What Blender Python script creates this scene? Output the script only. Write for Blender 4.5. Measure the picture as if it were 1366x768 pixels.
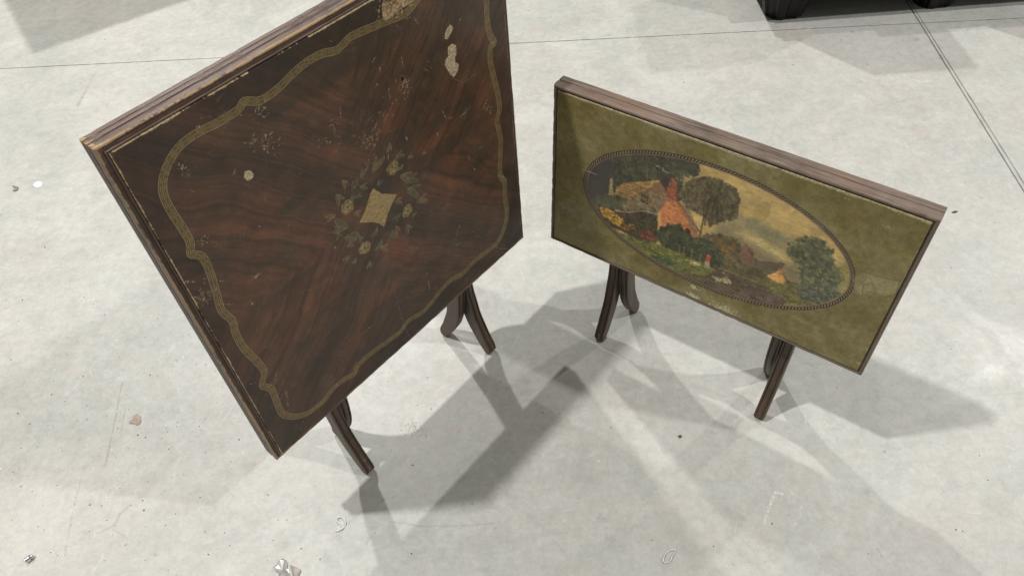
import bpy, bmesh, math, random
import numpy as np
from mathutils import Vector, Matrix
random.seed(7)
for o in list(bpy.data.objects): bpy.data.objects.remove(o)
scn = bpy.context.scene
COL = scn.collection

# ------------------------------------------------------------------ camera
CAM_F, CAM_TH, CAM_ROLL, CAM_H = (1029.75329, 0.70914, -0.07508, 1.61)
cam = bpy.data.cameras.new('camera'); camo = bpy.data.objects.new('camera', cam); COL.objects.link(camo)
cam.sensor_width = 36.0; cam.lens = CAM_F/1366*36.0; cam.clip_start = .02; cam.clip_end = 200
fw = Vector((0, math.sin(CAM_TH), -math.cos(CAM_TH))); rt = Vector((1,0,0)); up = rt.cross(fw)
cr, sr = math.cos(CAM_ROLL), math.sin(CAM_ROLL)
r2 = rt*cr+up*sr; u2 = up*cr-rt*sr
camo.matrix_world = Matrix(((r2.x,u2.x,-fw.x,0),(r2.y,u2.y,-fw.y,0),(r2.z,u2.z,-fw.z,CAM_H),(0,0,0,1)))
scn.camera = camo

# ------------------------------------------------------------------ light of the hall: high bay lamps and the even glow of the far ones
wd = bpy.data.worlds.new('World'); scn.world = wd; wd.use_nodes = True
bg = wd.node_tree.nodes['Background']; bg.inputs[0].default_value = (.98,.985,.90,1); bg.inputs[1].default_value = .205
def lamp(name, loc, power, size=.3, col=(1,.985,.965)):
    l = bpy.data.lights.new(name,'AREA'); l.shape='DISK'; l.size=size; l.energy=power; l.color=col
    o = bpy.data.objects.new(name,l); o.location=loc; COL.objects.link(o)
    return o
lamp('high_bay_lamp', (-3.1,.85,7.7), 455, .30)
lamp('high_bay_lamp', (-3.0,7.7,7.7), 590, .30)
lamp('high_bay_lamp', (5.91,-.49,7.7), 350, .30)
lamp('high_bay_lamp', (7.4,6.1,7.7), 300, .30)
scn.view_settings.view_transform='Standard'; scn.view_settings.look='None'; scn.view_settings.exposure=0; scn.view_settings.gamma=1
scn.view_settings.use_curve_mapping=False
scn.render.engine='CYCLES'
scn.cycles.max_bounces=6

# ------------------------------------------------------------------ helpers
def lin(c):
    c=np.asarray(c,float)/255.; return np.where(c<=.04045,c/12.92,((c+.055)/1.055)**2.4)
def tag(o,label=None,cat=None,group=None,kind=None):
    if label: o['label']=label
    if cat: o['category']=cat
    if group: o['group']=group
    if kind: o['kind']=kind
    return o
def empty(name,loc,rz=0):
    o=bpy.data.objects.new(name,None); o.location=loc; o.rotation_euler=(0,0,rz); o.empty_display_size=.1; COL.objects.link(o); return o
def obj(name,verts,faces,mat,parent=None,smooth=False,uvs=None,attrs=None):
    me=bpy.data.meshes.new(name); me.from_pydata([tuple(map(float,v)) for v in verts],[],faces); 
    if uvs is not None:
        ul=me.uv_layers.new(name='uv'); vi=np.empty(len(me.loops),int); me.loops.foreach_get('vertex_index',vi)
        ul.data.foreach_set('uv',np.asarray(uvs,float)[vi].ravel())
    if attrs:
        for k,a in attrs.items():
            at=me.attributes.new(k,'FLOAT','POINT'); at.data.foreach_set('value',np.asarray(a,float))
    if smooth: me.polygons.foreach_set('use_smooth',[True]*len(me.polygons))
    me.update(); bm=bmesh.new(); bm.from_mesh(me); bmesh.ops.recalc_face_normals(bm,faces=bm.faces); bm.to_mesh(me); bm.free()
    if mat: me.materials.append(mat)
    o=bpy.data.objects.new(name,me); COL.objects.link(o); o.parent=parent
    return o
class NT:
    def __init__(s,name):
        s.m=bpy.data.materials.new(name); s.m.use_nodes=True; s.t=s.m.node_tree; s.b=s.t.nodes['Principled BSDF']
    def n(s,typ,**k):
        x=s.t.nodes.new(typ)
        for a,v in k.items():
            if a in x.inputs and not hasattr(x,a): x.inputs[a].default_value=v
            else: setattr(x,a,v)
        return x
    def l(s,a,b): s.t.links.new(a,b)
    def pos(s,scale=(1,1,1),rot=(0,0,0),kind='obj',loc=(0,0,0)):
        c=s.n('ShaderNodeTexCoord'); m=s.n('ShaderNodeMapping'); m.inputs['Scale'].default_value=scale; m.inputs['Rotation'].default_value=rot; m.inputs['Location'].default_value=loc
        s.l(c.outputs['Object' if kind=='obj' else 'UV'],m.inputs['Vector']); return m.outputs[0]
    def noise(s,v,scale,detail=5,rough=.55,dist=0):
        x=s.n('ShaderNodeTexNoise'); x.inputs['Scale'].default_value=scale; x.inputs['Detail'].default_value=detail; x.inputs['Roughness'].default_value=rough; x.inputs['Distortion'].default_value=dist
        s.l(v,x.inputs['Vector']); return x.outputs['Fac']
    def ramp(s,f,stops):
        x=s.n('ShaderNodeValToRGB'); e=x.color_ramp.elements
        while len(e)<len(stops): e.new(.5)
        for i,(p,c) in enumerate(stops):
            e[i].position=p; e[i].color=(*((c,)*3 if np.isscalar(c) else c),1)
        s.l(f,x.inputs[0]); return x.outputs[0]
    def mix(s,f,a,b,mode='MIX'):
        x=s.n('ShaderNodeMix',data_type='RGBA',blend_type=mode)
        for sock,v in ((x.inputs[0],f),(x.inputs[6],a),(x.inputs[7],b)):
            if hasattr(v,'links') or hasattr(v,'is_linked'): s.l(v,sock)
            elif np.isscalar(v): sock.default_value=v if sock==x.inputs[0] else (v,v,v,1)
            else: sock.default_value=(*v,1)
        return x.outputs[2]
    def math(s,op,a,b=0,c=None):
        x=s.n('ShaderNodeMath',operation=op)
        for i,v in enumerate((a,b) if c is None else (a,b,c)):
            if hasattr(v,'is_linked'): s.l(v,x.inputs[i])
            else: x.inputs[i].default_value=v
        return x.outputs[0]
    def bump(s,h,strength,dist):
        x=s.n('ShaderNodeBump'); x.inputs['Strength'].default_value=strength; x.inputs['Distance'].default_value=dist
        s.l(h,x.inputs['Height']); s.l(x.outputs[0],s.b.inputs['Normal'])
def plain(name,c,rough=.6,metal=0,spec=.5):
    M=NT(name); v=M.pos(); n=M.noise(v,60,3)
    M.l(M.ramp(n,[(.3,tuple(np.array(c)*.75)),(.7,tuple(np.minimum(np.array(c)*1.2,1)))]),M.b.inputs['Base Color']); M.b.inputs['Roughness'].default_value=rough
    M.b.inputs['Metallic'].default_value=metal; M.b.inputs['Specular IOR Level'].default_value=spec; return M.m

# ------------------------------------------------------------------ painter: colour maps are worked out here, in millimetres on the thing itself
def upnoise(h,w,s,rng,sx=1,sy=1):
    gh=int(h/(s*sy))+3; gw=int(w/(s*sx))+3; g=rng.random((gh,gw)).astype(np.float32)
    y=np.arange(h)/(s*sy); x=np.arange(w)/(s*sx); yi=y.astype(int); xi=x.astype(int); fy=(y-yi)[:,None]; fx=(x-xi)[None]
    fy=fy*fy*(3-2*fy); fx=fx*fx*(3-2*fx)
    a=g[yi][:,xi]; b=g[yi][:,xi+1]; c=g[yi+1][:,xi]; d=g[yi+1][:,xi+1]
    return ((a*(1-fx)+b*fx)*(1-fy)+(c*(1-fx)+d*fx)*fy).astype(np.float32)
def fbm(h,w,s,seed,o=4,sx=1,sy=1,gain=.55):
    rng=np.random.default_rng(seed); t=0; a=1; n=0
    for i in range(o):
        if s<1: break
        t=t+a*upnoise(h,w,s,rng,sx,sy); n+=a; a*=gain; s/=2
    return t/n
class Canvas:
    def __init__(s,W,H,res,ch=3):
        s.res=res; s.w=int(W/res); s.h=int(H/res); s.a=np.zeros((s.h,s.w,ch),np.float32)
        s.wx=(fbm(s.h,s.w,24,11,4)-.5)*2; s.wy=(fbm(s.h,s.w,24,12,4)-.5)*2
        s.tx=fbm(s.h,s.w,6,13,3); s.rng=np.random.default_rng(5)
    def box(s,pts,pad):
        p=np.asarray(pts,float); x0=max(int((p[:,0].min()-pad)/s.res),0); x1=min(int((p[:,0].max()+pad)/s.res)+2,s.w)
        y0=max(int((p[:,1].min()-pad)/s.res),0); y1=min(int((p[:,1].max()+pad)/s.res)+2,s.h)
        return x0,x1,y0,y1
    def put(s,sl,m,c,var=0):
        c=np.asarray(c,np.float32)
        v=1+var*2*(s.tx[sl]-.5)
        s.a[sl]=s.a[sl]*(1-m[...,None])+c*v[...,None]*m[...,None]
    def inside(s,p,X,Y):
        ins=np.zeros(X.shape,bool)
        for i in range(len(p)):
            x1,y1=p[i-1]; x2,y2=p[i]
            if y1==y2: continue
            c=((Y<y1)!=(Y<y2)); ins^=c&(X<(x2-x1)*(Y-y1)/(y2-y1)+x1)
        return ins
    def poly(s,pts,c,var=.1,warp=4,soft=1,al=1):
        x0,x1,y0,y1=s.box(pts,warp*1.2+2)
        if x1<=x0 or y1<=y0: return
        sl=(slice(y0,y1),slice(x0,x1)); Y,X=np.mgrid[y0:y1,x0:x1]*s.res
        m=s.inside(pts,X+s.wx[sl]*warp,Y+s.wy[sl]*warp).astype(np.float32)
        if soft<=2:
            for _ in range(soft):
                q=np.pad(m,1,mode='edge'); m=(q[:-2,1:-1]+q[2:,1:-1]+q[1:-1,:-2]+q[1:-1,2:]+q[1:-1,1:-1]*2)/6
        else:
            for _ in range(2):
                for ax in (0,1):
                    R_=int(soft*1.6); pw=[(0,0),(0,0)]; pw[ax]=(R_+1,R_); c_=np.cumsum(np.pad(m,pw,mode='edge'),axis=ax); w2=2*R_+1
                    m=((c_[w2:]-c_[:-w2]) if ax==0 else (c_[:,w2:]-c_[:,:-w2]))/w2
        s.put(sl,m*al,c,var)
    def line(s,pts,wid,c,al=1,var=.1,gap=0,seed=1,jit=0):
        pts=[tuple(q) for q in pts]
        if jit: pts=[(x+s.rng.normal()*jit,y+s.rng.normal()*jit) for x,y in pts]
        for (ax,ay),(bx,by) in zip(pts[:-1],pts[1:]):
            x0,x1,y0,y1=s.box([(ax,ay),(bx,by)],wid+2*s.res)
            if x1<=x0 or y1<=y0: continue
            sl=(slice(y0,y1),slice(x0,x1)); Y,X=np.mgrid[y0:y1,x0:x1]*s.res
            dx,dy=bx-ax,by-ay; t=np.clip(((X-ax)*dx+(Y-ay)*dy)/(dx*dx+dy*dy+1e-9),0,1)
            d=np.hypot(X-ax-t*dx,Y-ay-t*dy)
            m=np.clip((wid/2-d)/s.res+.5,0,1)*al*min(1,wid/s.res)
            if gap: m=m*np.clip((s.tx[sl]-gap)*8,0,1)
            s.put(sl,m.astype(np.float32),c,var)
    def dab(s,x,y,rx,ry,rot,c,al=1,var=.15):
        R=max(rx,ry); x0,x1,y0,y1=s.box([(x,y)],R+s.res)
        if x1<=x0 or y1<=y0: return
        sl=(slice(y0,y1),slice(x0,x1)); Y,X=np.mgrid[y0:y1,x0:x1]*s.res; X=X-x; Y=Y-y
        c0,s0=math.cos(rot),math.sin(rot); d=np.hypot((X*c0+Y*s0)/rx,(-X*s0+Y*c0)/ry)
        s.put(sl,(np.clip((1-d)*R/s.res/1.5+.3,0,1)*al).astype(np.float32),c,var)
    def dabs(s,pts,n,cols,size,asp=.5,rot=None,al=.7):
        p=np.asarray(pts,float); lo=p.min(0); hi=p.max(0); k=0; it=0
        while k<n and it<n*8:
            it+=1; q=lo+(hi-lo)*s.rng.random(2)
            if n>=250 and rot is None and it%4==0:
                e=s.rng.integers(len(p)); f_=s.rng.random(); q=p[e-1]+(p[e]-p[e-1])*f_+s.rng.normal(size=2)*size*.75
            elif not s.inside(p,np.array([q[0]]),np.array([q[1]]))[0]: continue
            r=size*(.5+s.rng.random()); c=np.array(cols[s.rng.integers(len(cols))],float)*(.85+.3*s.rng.random())
            s.dab(q[0],q[1],r,r*asp,(rot if rot is not None else 0)+s.rng.normal()*.5 if rot is not None else s.rng.random()*3.14,c,al); k+=1
    def image(s,name,k=1.0,data=False):
        im=bpy.data.images.new(name,s.w,s.h,alpha=False,float_buffer=False)
        if data: im.colorspace_settings.name='Non-Color'; a=np.clip(s.a,0,1)
        else:
            a=np.clip(s.a/255.,0,1); l=np.where(a<=.04045,a/12.92,((a+.055)/1.055)**2.4)*k; a=np.where(l<=.0031308,l*12.92,1.055*np.clip(l,1e-6,1)**(1/2.4)-.055)
        out=np.ones((s.h,s.w,4),np.float32); out[...,:3]=a
        im.pixels.foreach_set(out.ravel()); im.update(); im.pack(); return im

# ------------------------------------------------------------------ floor
FX0,FX1,FY0,FY1=-2.4,2.4,.4,3.4       # metres, the part of the slab whose marks are drawn
fc=Canvas((FX1-FX0)*1000,(FY1-FY0)*1000,1.6)
def FP(pts): return [((x-FX0)*1000,(y-FY0)*1000) for x,y in pts]
DK,WH,BR=(1,0,0),(0,1,0),(0,0,1)
class MarkMix:  # adds into one channel only
    def __init__(s,c): s.c=c
def fline(pts,wid,ch,al=.6,gap=0,jit=0): fc.line(FP(pts),wid,ch,al,0,gap,jit=jit)
rng=np.random.default_rng(21)
J1=[(-1.9001,2.682),(1.9609,2.503)]
J2=[(1.5942,2.688),(1.5284,1.7232)]
j1=(np.array(J1[1])-J1[0]); j1/=np.linalg.norm(j1); j2=(np.array(J2[1])-J2[0]); j2/=np.linalg.norm(j2)
# crumbling along the thin saw cut
for k in range(260):
    t=rng.random()*4.2; p=np.array(J1[0])+j1*t
    fc.dab(*FP([p+rng.normal(size=2)*.003])[0],1+3*rng.random()**2,1+1.2*rng.random(),math.atan2(j1[1],j1[0]),WH if rng.random()<.6 else DK,.5)
for k in range(120):
    t=rng.random()*3; p=np.array(J2[0])+j2*(t-.3)
    fc.dab(*FP([p+rng.normal(size=2)*.003])[0],1+2*rng.random()**2,1+1.0*rng.random(),0,DK if rng.random()<.6 else BR,.4)
# faint trowel sweeps, hair scratches and scuffs all over
for k in range(420):
    x,y=FX0+rng.random()*(FX1-FX0),FY0+rng.random()*(FY1-FY0); a=rng.random()*6.28; r=.05+.3*rng.random(); l=.3+rng.random()*.8
    cx,cy=x+r*math.cos(a),y+r*math.sin(a)
    pts=[(cx+r*math.cos(a+3.14+t*l),cy+r*math.sin(a+3.14+t*l)) for t in np.linspace(0,1,8)]
    fline(pts,2+3*rng.random(),WH if rng.random()<.6 else DK,.05+.11*rng.random(),gap=.42)
for k in range(1900):
    x,y=FX0+rng.random()*(FX1-FX0),FY0+rng.random()*(FY1-FY0); a=rng.normal()*.9+1.2; l=.006+.045*rng.random()**3
    fline([(x,y),(x+l*math.cos(a),y+l*math.sin(a))],1.0+.9*rng.random(),WH if rng.random()<.8 else DK,.12+.38*rng.random()**2,gap=.25)
for k in range(2600):
    x,y=FX0+rng.random()*(FX1-FX0),FY0+rng.random()*(FY1-FY0)
    if rng.random()<.35: x,y=-.95+rng.normal()*.28,.95+rng.normal()*.3
    s_=.8+2.4*rng.random()**7
    fc.dab(*FP([(x,y)])[0],s_,s_*(.5+.5*rng.random()),rng.random()*3,DK if rng.random()<.65 else WH,.35+.45*rng.random())
for k in range(120):   # dirt worked into the double joint
    t=rng.random()*3.4-.4; p=np.array(J2[0])+j2*t; q_=FP([p+rng.normal(size=2)*.006+np.array([.006,0])])[0]
    fc.dab(q_[0],q_[1],5+14*rng.random(),2+4*rng.random(),math.atan2(j2[1],j2[0]),BR if rng.random()<.6 else DK,.10)
for k in range(16):   # worn patches of aggregate
    x,y=FX0+rng.random()*(FX1-FX0),FY0+rng.random()*1.8
    for q in range(30):
        fc.dab(*FP([(x+rng.normal()*.02,y+rng.normal()*.02)])[0],.8+1.6*rng.random(),1,rng.random()*3,DK if rng.random()<.6 else BR,.3)
for pts,w_,ch,al in [
    ([(-1.0145,1.1621),(-1.0014,1.0397),(-0.9919,0.923)],3,DK,.45),([(-0.986,1.0922),(-0.9775,1.0062)],2,DK,.3),([(-1.0423,0.9311),(-1.031,0.7994),(-1.0182,0.7123)],3,DK,.2),([(-0.9799,0.8874),(-0.9786,0.835)],2,DK,.2),
    ([(-1.5119,2.5916),(-1.5109,2.4493),(-1.5162,2.4045)],9,DK,.16),([(-1.5125,2.4725),(-1.5104,2.3948)],12,DK,.22),([(-1.4095,2.4595),(-1.3988,2.3456)],6,DK,.1),
    ([(-0.9011,0.8215),(-0.9207,0.7996),(-0.927,0.7736),(-0.962,0.7555)],4,DK,.25),([(-0.928,0.7649),(-0.8876,0.7394)],3,DK,.2),
    ([(-0.2838,1.3397),(-0.297,1.2514),(-0.3175,1.1734),(-0.3305,1.1234)],1.4,BR,.4),([(-0.3068,0.7336),(-0.2402,0.7163),(-0.1417,0.7086),(-0.076,0.7103)],1.6,DK,.4),
    ([(0.5011,0.6667),(0.5167,0.6944),(0.5324,0.7157),(0.542,0.7326)],5,WH,.8),([(0.542,0.7326),(0.5616,0.7257)],4,WH,.7),([(0.5742,0.7407),(0.5798,0.726)],2.5,WH,.6),([(0.5909,0.6971),(0.5786,0.6724),(0.5576,0.6505)],2.5,WH,.45),
    ([(0.5542,0.9159),(0.5752,0.9019)],2,WH,.4),([(0.6631,0.9187),(0.6627,0.8944)],2,WH,.6),([(0.7058,0.9028),(0.7093,0.8864)],2,WH,.5),([(0.5131,0.9358),(0.5396,0.9418)],2,WH,.3),
    ([(1.4232,2.1835),(1.4409,2.1636),(1.4735,2.1682)],5,WH,.7),([(1.1606,2.529),(1.1867,2.5409)],10,WH,.5),([(0.718,0.594),(0.7193,0.5764)],4,DK,.3),([(-0.0866,0.8712),(-0.0665,0.8541)],2,WH,.5),([(0.1372,0.8487),(0.1557,0.8586),(0.1704,0.8383)],3,WH,.5),([(0.0844,0.7552),(0.1119,0.7476)],3,WH,.4)]:
    if ch is WH and al>=.3:
        P0=FP(pts)
        for (ax,ay),(bx,by) in zip(P0[:-1],P0[1:]):
            n_=int(math.hypot(bx-ax,by-ay)/1.6)+3
            for q in range(n_):
                s_=rng.random(); k_=math.sin(s_*9+ax)*.5+.7; a_=math.atan2(by-ay,bx-ax)
                fc.dab(ax+(bx-ax)*s_+rng.normal()*w_*.35,ay+(by-ay)*s_+rng.normal()*w_*.35,1+w_*.5*rng.random()*abs(k_),.8+w_*.18*rng.random(),a_+rng.normal()*.4,WH,al*.7)
    else: fline(pts,w_,ch,al,gap=.25,jit=1.0)
for x,y,r,ch,al in [(*([(1.5218,2.4185)])[0],16,DK,.45),(*([(1.3199,2.4967)])[0],12,DK,.4),(*([(1.0553,1.9095)])[0],22,DK,.22),(*([(1.0329,1.8268)])[0],14,DK,.18),(*([(-0.4143,0.7334)])[0],14,WH,.25),
    (*([(-0.26,0.9738)])[0],12,BR,.5),(*([(-0.245,0.9479)])[0],14,BR,.45),(*([(-0.2907,0.9723)])[0],8,BR,.4),(*([(-0.1519,0.946)])[0],9,BR,.25),(*([(0.153,0.706)])[0],10,DK,.25),(*([(0.166,0.6577)])[0],11,DK,.2)]:
    for q in range(26):
        X,Y=FP([(x,y)])[0]; fc.dab(X+rng.normal()*r*.6,Y+rng.normal()*r*.5,1+r*.16*rng.random(),1+r*.1*rng.random(),rng.random()*3,ch,al)
fimg=fc.image('floor_marks',data=True)

M=NT('polished_concrete'); v=M.pos(); 
n1=M.noise(v,1.3,6,.6,.6); n2=M.noise(v,5.5,7,.62,1.2); n3=M.noise(v,38,5,.65,.4); n4=M.noise(v,.55,3,.5); n5=M.noise(v,240,3,.6)
sw=M.noise(M.pos((1,3.2,1),(0,0,.5)),9,6,.7,2.2)
base=M.ramp(n2,[(.32,(.462,.455,.415)),(.50,(.518,.510,.468)),(.66,(.562,.556,.512))])
base=M.mix(M.math('MULTIPLY',M.ramp(n1,[(.42,0.),(.66,1.)]),.55),base,(.535,.492,.455))
base=M.mix(M.math('MULTIPLY',M.ramp(n4,[(.4,1.),(.6,0.)]),.35),base,(.43,.445,.42))
base=M.mix(.22,base,M.ramp(sw,[(.32,.40),(.5,.5),(.68,.60)]),'OVERLAY')
n6=M.noise(v,13,6,.7,.8); n7=M.noise(M.pos(loc=(5,3,1)),3.1,6,.62,.5)
base=M.mix(M.ramp(n7,[(.42,0.),(.60,.62)]),base,(.440,.452,.420)); base=M.mix(M.ramp(n6,[(.47,0.),(.70,.30)]),base,(.59,.58,.54))
base=M.mix(M.ramp(M.noise(M.pos(loc=(1,9,4)),4.4,6,.65,.4),[(.50,0.),(.70,.45)]),base,(.50,.455,.42))
base=M.mix(.26,base,M.ramp(n3,[(.34,.36),(.5,.5),(.66,.64)]),'OVERLAY'); n8=M.noise(v,95,5,.7,.3); base=M.mix(.22,base,M.ramp(n8,[(.34,.38),(.5,.5),(.64,.62)]),'OVERLAY')
base=M.mix(.25,base,M.ramp(n5,[(.3,.4),(.7,.6)]),'OVERLAY')
vein=M.ramp(M.math('ABSOLUTE',M.math('SUBTRACT',M.noise(v,2.2,4,.55,.9),.5)),[(0.,1.),(.012,0.)])
base=M.mix(M.math('MULTIPLY',vein,M.math('MULTIPLY',M.ramp(M.noise(v,1.7,2),[(.5,0.),(.62,1.)]),.35)),base,(.36,.35,.32))
base=M.mix(M.ramp(M.noise(M.pos(loc=(2,2,7)),26,4,.6,.5),[(.52,0.),(.72,.5)]),base,(.545,.485,.445))
co=M.n('ShaderNodeTexCoord'); mp=M.n('ShaderNodeMapping'); mp.inputs['Location'].default_value=(-FX0/(FX1-FX0),-FY0/(FY1-FY0),0); mp.inputs['Scale'].default_value=(1/(FX1-FX0),1/(FY1-FY0),1)
M.l(co.outputs['Object'],mp.inputs['Vector']); ti=M.n('ShaderNodeTexImage',image=fimg,extension='CLIP',interpolation='Cubic'); M.l(mp.outputs[0],ti.inputs[0])
sp=M.n('ShaderNodeSeparateColor'); M.l(ti.outputs[0],sp.inputs[0])
base=M.mix(sp.outputs[2],base,(.33,.25,.20)); base=M.mix(sp.outputs[0],base,(.16,.15,.135)); base=M.mix(sp.outputs[1],base,(.80,.80,.77))
M.l(base,M.b.inputs['Base Color'])
M.l(M.ramp(M.math('ADD',M.math('MULTIPLY',n2,.6),M.math('MULTIPLY',n1,.4)),[(.38,.26),(.6,.52)]),M.b.inputs['Roughness']); M.b.inputs['Specular IOR Level'].default_value=.42
hgt=M.math('ADD',M.math('MULTIPLY',n2,.6),M.math('MULTIPLY',n3,.25)); hgt=M.math('SUBTRACT',hgt,M.math('MULTIPLY',sp.outputs[0],.3)); M.bump(hgt,.2,.0022)
concrete=M.m
joint=plain('joint_dirt',(.07,.06,.05),.9)

# saw cuts as real gaps between slabs
O=np.array(J1[0]); t=np.linalg.solve(np.array([j1,-j2]).T,np.array(J2[0])-O); X0=O+j1*t[0]
def fpt(a,b): q=X0+j1*a+j2*b; return (q[0],q[1])      # a along the thin cut, b along the double cut
g=.0015
def slab(a0,a1,b0,b1,skew0=0,skew1=0,mat=concrete,rough=True):
    # outline with slightly broken arrises near the camera
    def edge(p,q,n,w):
        out=[]
        for i in range(n):
            s_=i/n; x=p[0]+(q[0]-p[0])*s_; y=p[1]+(q[1]-p[1])*s_
            if rough: x+=w[0]*abs(random.gauss(0,.0005)); y+=w[1]*abs(random.gauss(0,.0005))
            out.append((x,y))
        return out
    N=300
    P=[(a0,b0),(a1+0,b0),(a1,b1),(a0,b1)]
    o=edge(P[0],P[1],N,(0,1))+edge(P[1],P[2],N,(-1,0))+edge(P[2],P[3],N,(0,-1))+edge(P[3],P[0],N,(1,0))
    top=[(*fpt(a+(b*(skew0 if a<(a0+a1)/2 else skew1)),b),0) for a,b in o]
    n=len(top); vs=top+[(x,y,-.03) for x,y,_ in top]
    me=obj('slab',vs,[tuple(range(n))]+[(i,(i+1)%n,n+(i+1)%n,n+i) for i in range(n)],mat)
    return me
floor=empty('floor',(0,0,0)); tag(floor,kind='structure')
L=9.0
sl=[slab(-L,-.0022,-L,-g), slab(-L,-.0022,g,L), slab(.0140,L,-L,-g,.0022), slab(.0140,L,g,L,.0022), slab(.0022,.0112,-L,-g,0,.0022), slab(.0022,.0112,g,L,0,.0022)]
for s_ in sl: s_.parent=floor; s_['kind']='structure'
bb=obj('joint_bed',[(-12,-12,-.006),(12,-12,-.006),(12,12,-.006),(-12,12,-.006)],[(0,1,2,3)],joint,floor); bb['kind']='structure'

# ------------------------------------------------------------------ the painted square panel (table one)
WA,HA=738.,744.0     # mm
ca=Canvas(WA,HA,.5)
h_,w_=ca.h,ca.w; Y,X=np.mgrid[0:h_,0:w_]*.5
CX,CY=363.,381.
qx,qy=np.abs(X-CX),np.abs(Y-CY)
wob=(fbm(h_,w_,240,31,2)-.5)*34; wob2=(fbm(h_,w_,40,32,3)-.5)*6
al_=(qx+qy)/1.414+wob*.5; ac_=(qx-qy)/1.414+wob*np.clip((qx+qy)/300,.2,1)+wob2
gn=np.random.default_rng(40)
def lut(x,s,seed):
    r=np.random.default_rng(seed).random(4096); x=x/s+900; i=np.floor(x).astype(int); f_=x-i; f_=f_*f_*(3-2*f_); return r[i%4096]*(1-f_)+r[(i+1)%4096]*f_
brk=(fbm(h_,w_,60,39,4)-.5)
gr=.34*lut(ac_,26,1)+.26*lut(ac_+brk*6,8,2)+.22*lut(ac_+brk*3,3.0,3)+.18*lut(ac_,1.2,4)+brk*.35
gr=gr*.74+.26*fbm(h_,w_,70,33,6)
fig=fbm(h_,w_,30,34,5)
t=np.clip((gr-.26)/.48,0,1)[...,None]
dark,mid,red=np.array([47,36,27.]),np.array([73,51,37.]),np.array([104,58,40.])
base=dark*(1-t)+mid*t
redm=np.clip((.75*fbm(h_,w_,110,36,5)+.25*lut(ac_,34,7)-.42)/.22,0,1)[...,None]*np.clip(1.25-np.hypot(X-CX,Y-CY)/330,0.25,1)[...,None]
base=base*(1-redm*.5)+(red*(.66+.42*t))*redm*.5
base=base
base*=(.86+.28*fig)[...,None]
dkz=np.clip((.7*fbm(h_,w_,120,38,5,sx=1.8,sy=.6)+.3*lut(ac_,50,9)-.50)/.14,0,1)[...,None]; base=base*(1-dkz*.40)+np.array([36,33,26.])*dkz*.40
ca.a[:]=base
dk=(36,28,22)
for k in range(70):   # dark grain streaks, mirrored in the four leaves of veneer
    c0=gn.normal()*170; l0=60+gn.random()*240; ln=40+gn.random()*120; wd_=1+3*gn.random()
    for sx in (-1,1):
        for sy in (-1,1):
            pts=[(CX+sx*((l+c)/1.414),CY+sy*((l-c)/1.414)) for l,c in [(l0+ln*q,c0+8*math.sin(q*3+c0)) for q in np.linspace(0,1,8)] if abs(l+c)>0]
            pts=[p for p in pts if (p[0]-CX)*sx>0 and (p[1]-CY)*sy>0]
            if len(pts)>1: ca.line(pts,wd_,dk,.22,gap=.35)
# greyed bloom and rubbed streaks
for k in range(40):
    x,y=gn.random()*WA,gn.random()*HA; ca.dab(x,y,14+40*gn.random(),6+14*gn.random(),gn.random()*3,(84,72,58),.10)
# smears, rubbed haze and small losses of finish
for k in range(26):
    x,y=gn.random()*WA,HA*(.3+.7*gn.random()); a=gn.random()*3; 
    for q in range(14): ca.dab(x+gn.normal()*9,y+gn.normal()*7,2+8*gn.random(),.6+1.6*gn.random(),a+gn.normal()*.3,(112,92,74),.05+.12*gn.random(),.5)
# ribbon border
RB=[(54.0,65.0),(80.0,45.0),(105.0,41.0),(121.0,40.0),(146.0,49.0),(177.0,49.0),(202.0,40.0),(218.0,53.0),(256.0,54.0),(300.0,47.0),(338.0,43.0),(364.0,53.0),(405.0,42.0),(438.0,49.0),(475.0,60.0),(508.0,60.0),(532.0,50.0),(570.0,56.0),(611.0,53.0),(651.0,50.0),(679.0,73.0),(696.0,112.0),(693.0,164.0),(697.0,205.0),(686.0,230.0),(689.0,267.0),(697.0,323.0),(691.0,372.0),(702.0,393.0),(700.0,432.0),(694.0,471.0),(688.0,512.0),(693.0,538.0),(704.0,541.0),(694.0,562.0),(690.0,595.0),(693.0,631.0),(689.0,668.0),(678.0,688.0),(655.0,700.0),(620.0,704.0),(590.0,703.0),(560.0,709.0),(533.0,704.0),(519.0,697.0),(500.0,694.0),(463.0,700.0),(426.0,705.0),(391.0,709.0),(362.0,702.0),(337.0,709.0),(311.0,711.0),(285.0,708.0),(245.0,698.0),(215.0,697.0),(192.0,709.0),(180.0,703.0),(147.0,702.0),(113.0,705.0),(84.0,702.0),(64.0,692.0),(47.0,677.0),(37.0,660.0),(33.0,640.0),(34.0,609.0),(36.0,576.0),(35.0,556.0),(29.0,541.0),(41.0,525.0),(41.0,493.0),(34.0,446.0),(29.0,411.0),(36.0,379.0),(31.0,349.0),(32.0,307.0),(41.0,259.0),(43.0,227.0),(29.0,204.0),(40.0,178.0),(38.0,142.0),(37.0,98.0)]
def smooth_path(P,n=4):
    P=[np.array(p,float) for p in P]; out=[]
    for i in range(len(P)-1):
        p0=P[max(i-1,0)];p1=P[i];p2=P[i+1];p3=P[min(i+2,len(P)-1)]
        for k in range(n):
            t=k/n; out.append(.5*((2*p1)+(-p0+p2)*t+(2*p0-5*p1+4*p2-p3)*t*t+(-p0+3*p1-3*p2+p3)*t**3))
    return [tuple(p) for p in out]+[tuple(P[-1])]
rb=smooth_path(RB+[RB[0]],5)
rbn=[]
for i,p in enumerate(rb):
    a=np.array(rb[max(i-1,0)]); b=np.array(rb[min(i+1,len(rb)-1)]); d=b-a; d/=np.linalg.norm(d)+1e-9; rbn.append(np.array([-d[1],d[0]]))
def off(k): return [tuple(np.array(p)+n*k) for p,n in zip(rb,rbn)]
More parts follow.
